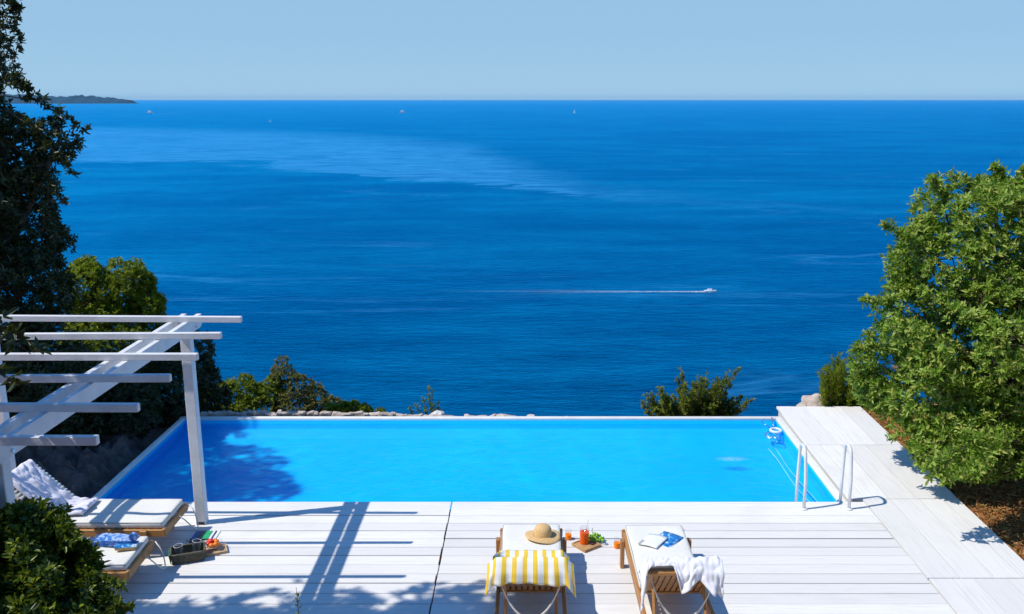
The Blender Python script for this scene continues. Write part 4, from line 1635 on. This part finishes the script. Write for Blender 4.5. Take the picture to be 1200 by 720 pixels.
def stem_plant(name, label, cat, base, tips, mat, seed, k, ln, wd, step, spread, r0=.02, jit=.02, fat=.0):
    """many-stemmed plant; tips is a list of end points; leaves sit all along the stems"""
    rng = np.random.RandomState(seed)
    t = thing(name, label, cat, base, 0, 'shrubs along the cliff edge')
    mb = MB()
    P, A = [], []
    b = Vector(base)
    for tp_ in tips:
        tip = Vector(tp_)
        d = tip - b
        mid = b.lerp(tip, .5) + Vector((d.x * .18, d.y * .18, -d.length * .06))
        path = [b, mid, tip]
        mb.tube([q_ - b for q_ in path], [r0, r0 * .6, r0 * .2], 5)
        n_ = int(d.length / step)
        for i in range(n_):
            s = .18 + .82 * i / max(1, n_ - 1)
            p_ = b.lerp(mid, s * 2) if s < .5 else mid.lerp(tip, s * 2 - 1)
            dr = (mid - b if s < .5 else tip - mid).normalized()
            P.append(np.array(p_ - b) + rng.normal(size=3) * (jit + fat * (1 - s)))
            ax = np.array(dr) + rng.normal(size=3) * .28
            A.append(ax / np.linalg.norm(ax))
    mb.build('stems', M['bark'], t, smooth=True)
    me = leaves_mesh('foliage', np.array(P), np.array(A), k, ln, wd, rng, spread)
    me.materials.append(mat)
    o = bpy.data.objects.new('foliage', me)
    COL.objects.link(o)
    o.parent = t
    return t


tips = [at_depth(px, py, 14.2) for px, py in ((502, 455), (506, 462), (514, 472), (496, 468), (509, 478), (488, 474), (480, 479), (516, 481))]
stem_plant('sparse_shrub', 'sparse little upright sprig of a shrub next to the white stone behind the pool', 'bush', (-1.62, 14.2, -.7), tips, LIT, 63, 4, .055, .024, .034, (.4, 1.3), .010, .012, .01)
rj = random.Random(9)
tips = []
for (px, py) in ((752, 474), (762, 462), (775, 455), (800, 437), (803, 450), (787, 466), (815, 452), (823, 441), (828, 446), (843, 455), (852, 440), (863, 433), (850, 462), (870, 465), (879, 470), (838, 470), (812, 470), (768, 478), (865, 480), (795, 478)):
    tips.append(at_depth(px, py, 14.2 + rj.uniform(-.3, .4)))
full = list(tips)
for tp_ in tips:
    for _ in range(3):
        q_ = Vector((2.5, 14.3, -.5)).lerp(tp_, rj.uniform(.62, .9))
        full.append(q_ + Vector((rj.uniform(-.13, .13), rj.uniform(-.15, .15), rj.uniform(-.04, .10))))
stem_plant('juniper', 'spiky olive green juniper behind the middle of the pool back edge', 'bush', (2.5, 14.3, -.5), full, JUN, 71, 9, .050, .016, .015, (.3, 1.1), .022, .026, .02)
tips = []
for k in range(70):
    px = rj.uniform(962, 1032)
    py = 412 + abs(px - 990) * .70 + rj.uniform(0, 30)
    tips.append(at_depth(px, py, 14.2 + rj.uniform(-.4, .4)))
stem_plant('pine_shrub', 'feathery yellow green pine shrub behind the side deck beside the rock', 'bush', (4.95, 14.2, -.55), tips, PINE, 73, 9, .085, .009, .030, (.2, .75), .012, .012, .01)

# foreground bush at the lower left
fl = [lobe(40, 655, 5.7, 62), lobe(0, 700, 5.5, 90), lobe(85, 690, 5.6, 55), lobe(60, 740, 5.3, 80), lobe(110, 720, 5.5, 36), lobe(-50, 640, 5.8, 60), lobe(20, 625, 5.8, 30)]
sp_f = [((-3.2, 5.6, 1.65), tuple(at_depth(138, 690, 5.5))), ((-3.1, 5.5, 1.5), tuple(at_depth(150, 712, 5.4))), ((-3.3, 5.7, 1.9), tuple(at_depth(108, 648, 5.6))), ((-3.4, 5.7, 2.0), tuple(at_depth(18, 602, 5.7))),
        ((-3.3, 5.7, 1.9), tuple(at_depth(92, 632, 5.6))), ((-3.4, 5.7, 2.0), tuple(at_depth(60, 616, 5.7)))]
plant('pittosporum_bush', 'dense glossy dark green bush in the near lower left corner', 'bush', (-3.6, 5.4, -.1), fl, 4600, 8, .066, .026, BOX, 81, .05,
      rough=.56, freq=5.2, gap=-.2, inner=.32, ntw=150, rtw=.005, stem='stems', crown='foliage', extra=sprays(sp_f, 18, .03))
# slender shoot at the bottom edge
tp_ = at_depth(347, 688, 5.5)
sh = thing('young_shoot', 'single slender dark green leafy shoot at the bottom edge of the deck', 'plant', (tp_.x + .02, 5.5, -.1))
rng = np.random.RandomState(5)
mb = MB()
pts = [Vector((0, 0, 0)), Vector((.01, 0, .8)), Vector((-.012, 0, 1.4)), Vector((-.02, 0, tp_.z + .1))]
mb.tube(pts, [.006, .005, .0035, .0015], 5)
mb.build('stem', M['bark'], sh)
P, A = [], []
for k in range(60):
    z = .5 + (tp_.z - .45) * k / 59
    P.append((-.012, 0, z))
    ax = np.array([rng.normal() * .5, rng.normal() * .5, .9])
    A.append(ax / np.linalg.norm(ax))
me = leaves_mesh('leaves', np.array(P), np.array(A), 2, .034, .011, rng, (.3, .9))
me.materials.append(BOX)
o = bpy.data.objects.new('leaves', me)
COL.objects.link(o)
o.parent = sh

# ------------------------------------------------------------------ stones
def stone(name, label, loc, size, mat, seed, group=None):
    def fn(q_):
        n1 = mnoise.noise(q_.normalized() * 1.6 + Vector((seed, 0, 0)))
        n2 = mnoise.noise(q_.normalized() * 4.5 + Vector((0, seed, 0)))
        return q_ * (1 + .28 * n1 + .10 * n2)
    o = MB().ball((0, 0, 0), 1, 4, fn, size).build(name, mat, smooth=True)
    o.location = loc
    return tag(o, label, 'rock', group)


p_ = at_depth(958, 472, 14.0)
stone('boulder', 'pale pinkish limestone boulder behind the far end of the side deck', p_ + Vector((0, .1, -.06)), (.24, .2, .15), M['pale_stone'], 3)
p_ = at_depth(942, 475, 13.95)
stone('boulder', 'small pale stone at the left foot of the pinkish boulder', p_ + Vector((0, .08, -.05)), (.08, .1, .06), M['pale_stone'], 8)
p_ = at_depth(513, 486, 13.75)
stone('boulder', 'small white stone on the wall behind the pool beside the sparse shrub', p_ + Vector((0, .05, -.01)), (.10, .09, .05), M['white_stone'], 5)

# low dry stone wall just behind the pool's far coping
mb = MB()
rs = random.Random(12)
x = -5.2
while x < 1.2:
    wd_ = rs.uniform(.05, .20)
    t = (x + 5.6) / 6.8
    top = -.088 + .068 * (1 - smooth01(.30, .70, t)) + rs.uniform(-.03, .012) - .05 * smooth01(.7, 1, t)
    for row in range(3):
        hgt = rs.uniform(.07, .10)

        def fnq(q_, s=rs.uniform(0, 50)):
            return q_ + Vector((mnoise.noise(q_ * 9 + Vector((s, 0, 0))), mnoise.noise(q_ * 9 + Vector((0, s, 0))), mnoise.noise(q_ * 12 + Vector((0, 0, s))) * .8)) * .03
        mb.rbox((x + wd_ / 2, 13.70 + rs.uniform(-.03, .03), top - hgt / 2 - row * .1), (wd_ * 1.05, .10, hgt), .012, Matrix.Rotation(rs.uniform(-.22, .22), 3, 'Y'), 1, fnq, 3)
    x += wd_
tag(mb.build('stone_wall', M['pale_stone']), 'low pinkish dry stone wall running behind the left half of the pool back edge', 'wall')

# ------------------------------------------------------------------ litter of pine needles on the ground to the right
def litter():
    rng = np.random.RandomState(6)
    n = 26000
    X = rng.uniform(5.18, 9.2, n)
    Y = rng.uniform(6.2, 14.0, n)
    Z = np.array([terrain_h(a, b) for a, b in zip(X, Y)]) + rng.uniform(.005, .04, n)
    P = np.stack([X, Y, Z], 1)
    A = np.stack([rng.normal(size=n), rng.normal(size=n), rng.normal(size=n) * .18 + .05], 1)
    A /= np.linalg.norm(A, axis=1, keepdims=True)
    me = leaves_mesh('pine_litter', P, A, 2, .085, .011, rng, (.05, .5))
    me.materials.append(leafy('dry_litter', [(0.17, 0.06, 0.018), (0.34, 0.14, 0.040), (0.48, 0.23, 0.080), (0.55, 0.33, 0.15), (0.22, 0.20, 0.04)], .05, .8, .1))
    o = bpy.data.objects.new('pine_litter', me)
    COL.objects.link(o)
    return tag(o, kind='stuff')


litter()


# ------------------------------------------------------------------ boats far out
def sea_pt(px, py):
    return at(px, py, SEA_Z)


def boat(name, label, px, py, L, kind='motor', rz=0.0, group='boats far out on the sea'):
    p_ = sea_pt(px, py)
    t = thing(name, label, 'boat', p_, rz, group)
    mb = MB()
    W_ = L * .30
    H_ = L * .13
    rings = []
    for (s, wf, kf) in ((-.5, .86, .0), (-.2, 1.0, .0), (.1, .96, .02), (.35, .60, .10), (.5, .03, .32)):
        xx = s * L
        rings.append([(xx, -W_ / 2 * wf, H_ * (1 + kf)), (xx, -W_ / 2 * wf * .75, -H_ * .2), (xx, W_ / 2 * wf * .75, -H_ * .2), (xx, W_ / 2 * wf, H_ * (1 + kf))])
    vs = [q_ for r in rings for q_ in r]
    fs = []
    for i in range(len(rings) - 1):
        for k in range(4):
            l = (k + 1) % 4
            fs.append((i * 4 + k, i * 4 + l, i * 4 + 4 + l, i * 4 + 4 + k))
    fs += [(0, 3, 2, 1), (16, 17, 18, 19)]
    mb.add(vs, fs)
    mb.build('hull', M['hull'], t)
    if kind == 'motor':
        MB().rbox((-L * .02, 0, H_ * 1.45), (L * .34, W_ * .62, H_ * .9), L * .012).build('cabin', M['hull'], t)
        MB().box((L * .165, 0, H_ * 1.6), (L * .03, W_ * .56, H_ * .45), Matrix.Rotation(R(-25), 3, 'Y')).build('windscreen', M['boat_dark'], t)
        MB().rbox((-L * .50, 0, H_ * .9), (L * .07, W_ * .25, H_ * .8), L * .008).build('engine', M['boat_dark'], t)
    elif kind == 'yacht':
        MB().rbox((-L * .06, 0, H_ * 1.5), (L * .55, W_ * .7, H_ * 1.1), L * .01).build('cabin', M['hull'], t)
        MB().rbox((-L * .10, 0, H_ * 2.5), (L * .32, W_ * .55, H_ * .9), L * .01).build('upper_deck', M['hull'], t)
        MB().box((-L * .06, 0, H_ * 1.55), (L * .50, W_ * .72, H_ * .35)).build('window_band', M['boat_dark'], t)
    else:
        MB().tube([(.02 * L, 0, H_), (.02 * L, 0, L * 1.3)], L * .012, 6).build('mast', M['hull'], t)
        MB().add([(0, 0, H_ * 1.4), (-.45 * L, .03 * L, H_ * 1.5), (0, 0, L * 1.25), (0, .012 * L, H_ * 1.4), (-.45 * L, .042 * L, H_ * 1.5), (0, .012 * L, L * 1.25)],
                 [(0, 1, 2), (5, 4, 3), (0, 3, 4, 1), (1, 4, 5, 2), (2, 5, 3, 0)]).build('sail', M['hull'], t)
    return t


boat('speedboat', 'small white speedboat heading right with a long foam trail', 832, 342.5, 5.2)
boat('motor_yacht', 'white motor yacht near the horizon in the middle left of the sea', 472, 132.5, 36, 'yacht')
boat('motor_yacht', 'white motor yacht near the horizon in front of the island end', 176, 133, 36, 'yacht')
boat('sailboat', 'tiny white sailboat near the horizon right of the middle', 673.5, 133, 16, 'sail')
boat('sailboat', 'tiny sailboat halfway to the horizon below the island end', 317, 143, 6, 'sail')


def foam_material():
    m, n, b = new_mat('wake_foam')
    tc = n.nodes.new('ShaderNodeTexCoord')
    spx = n.nodes.new('ShaderNodeSeparateXYZ')
    n.links.new(tc.outputs['UV'], spx.inputs[0])
    u, v = spx.outputs[0], spx.outputs[1]
    geo = n.nodes.new('ShaderNodeNewGeometry')
    f = nz(n, 0.9, 5, 0.7, geo.outputs['Position'])
    edge = math_n(n, 'MULTIPLY', math_n(n, 'MULTIPLY', v, math_n(n, 'SUBTRACT', 1.0, v)), 4.0)
    fade = math_n(n, 'POWER', math_n(n, 'SUBTRACT', 1.0, u), 2.4)
    a = math_n(n, 'MULTIPLY', math_n(n, 'MULTIPLY', edge, fade), math_n(n, 'MULTIPLY_ADD', f, 3.4, -1.35))
    cl = n.nodes.new('ShaderNodeClamp')
    n.links.new(a, cl.inputs[0])
    n.links.new(cl.outputs[0], b.inputs['Alpha'])
    b.inputs['Base Color'].default_value = (.78, .82, .85, 1)
    b.inputs['Roughness'].default_value = .9
    return m


FOAM = foam_material()


def wake(label, px, py, L, w0, w1, z=.12, bend=0.0):
    p_ = sea_pt(px, py)
    o = MB().grid(60, 6, lambda u, v: Vector((-u * L, bend * u * u + (v - .5) * (w0 + (w1 - w0) * u), z))).build('boat_wake', FOAM)
    o.location = p_
    return tag(o, label, 'wake', None, 'stuff')


wake('long white foam trail behind the speedboat', 829, 342.3, 125, 1.8, 6.0, .14, 1.5)
for sgn in (-1, 1):
    wake('faint side wave of the speedboat trail', 826, 342.3, 95, .7, 2.6, .10, sgn * 9.0)
wake('churned white foam right behind the speedboat', 832, 342.6, 26, 3.4, 3.6, .22)
wake('foam trail behind the far motor yacht', 178, 133.3, -420, 30, 50, .3)
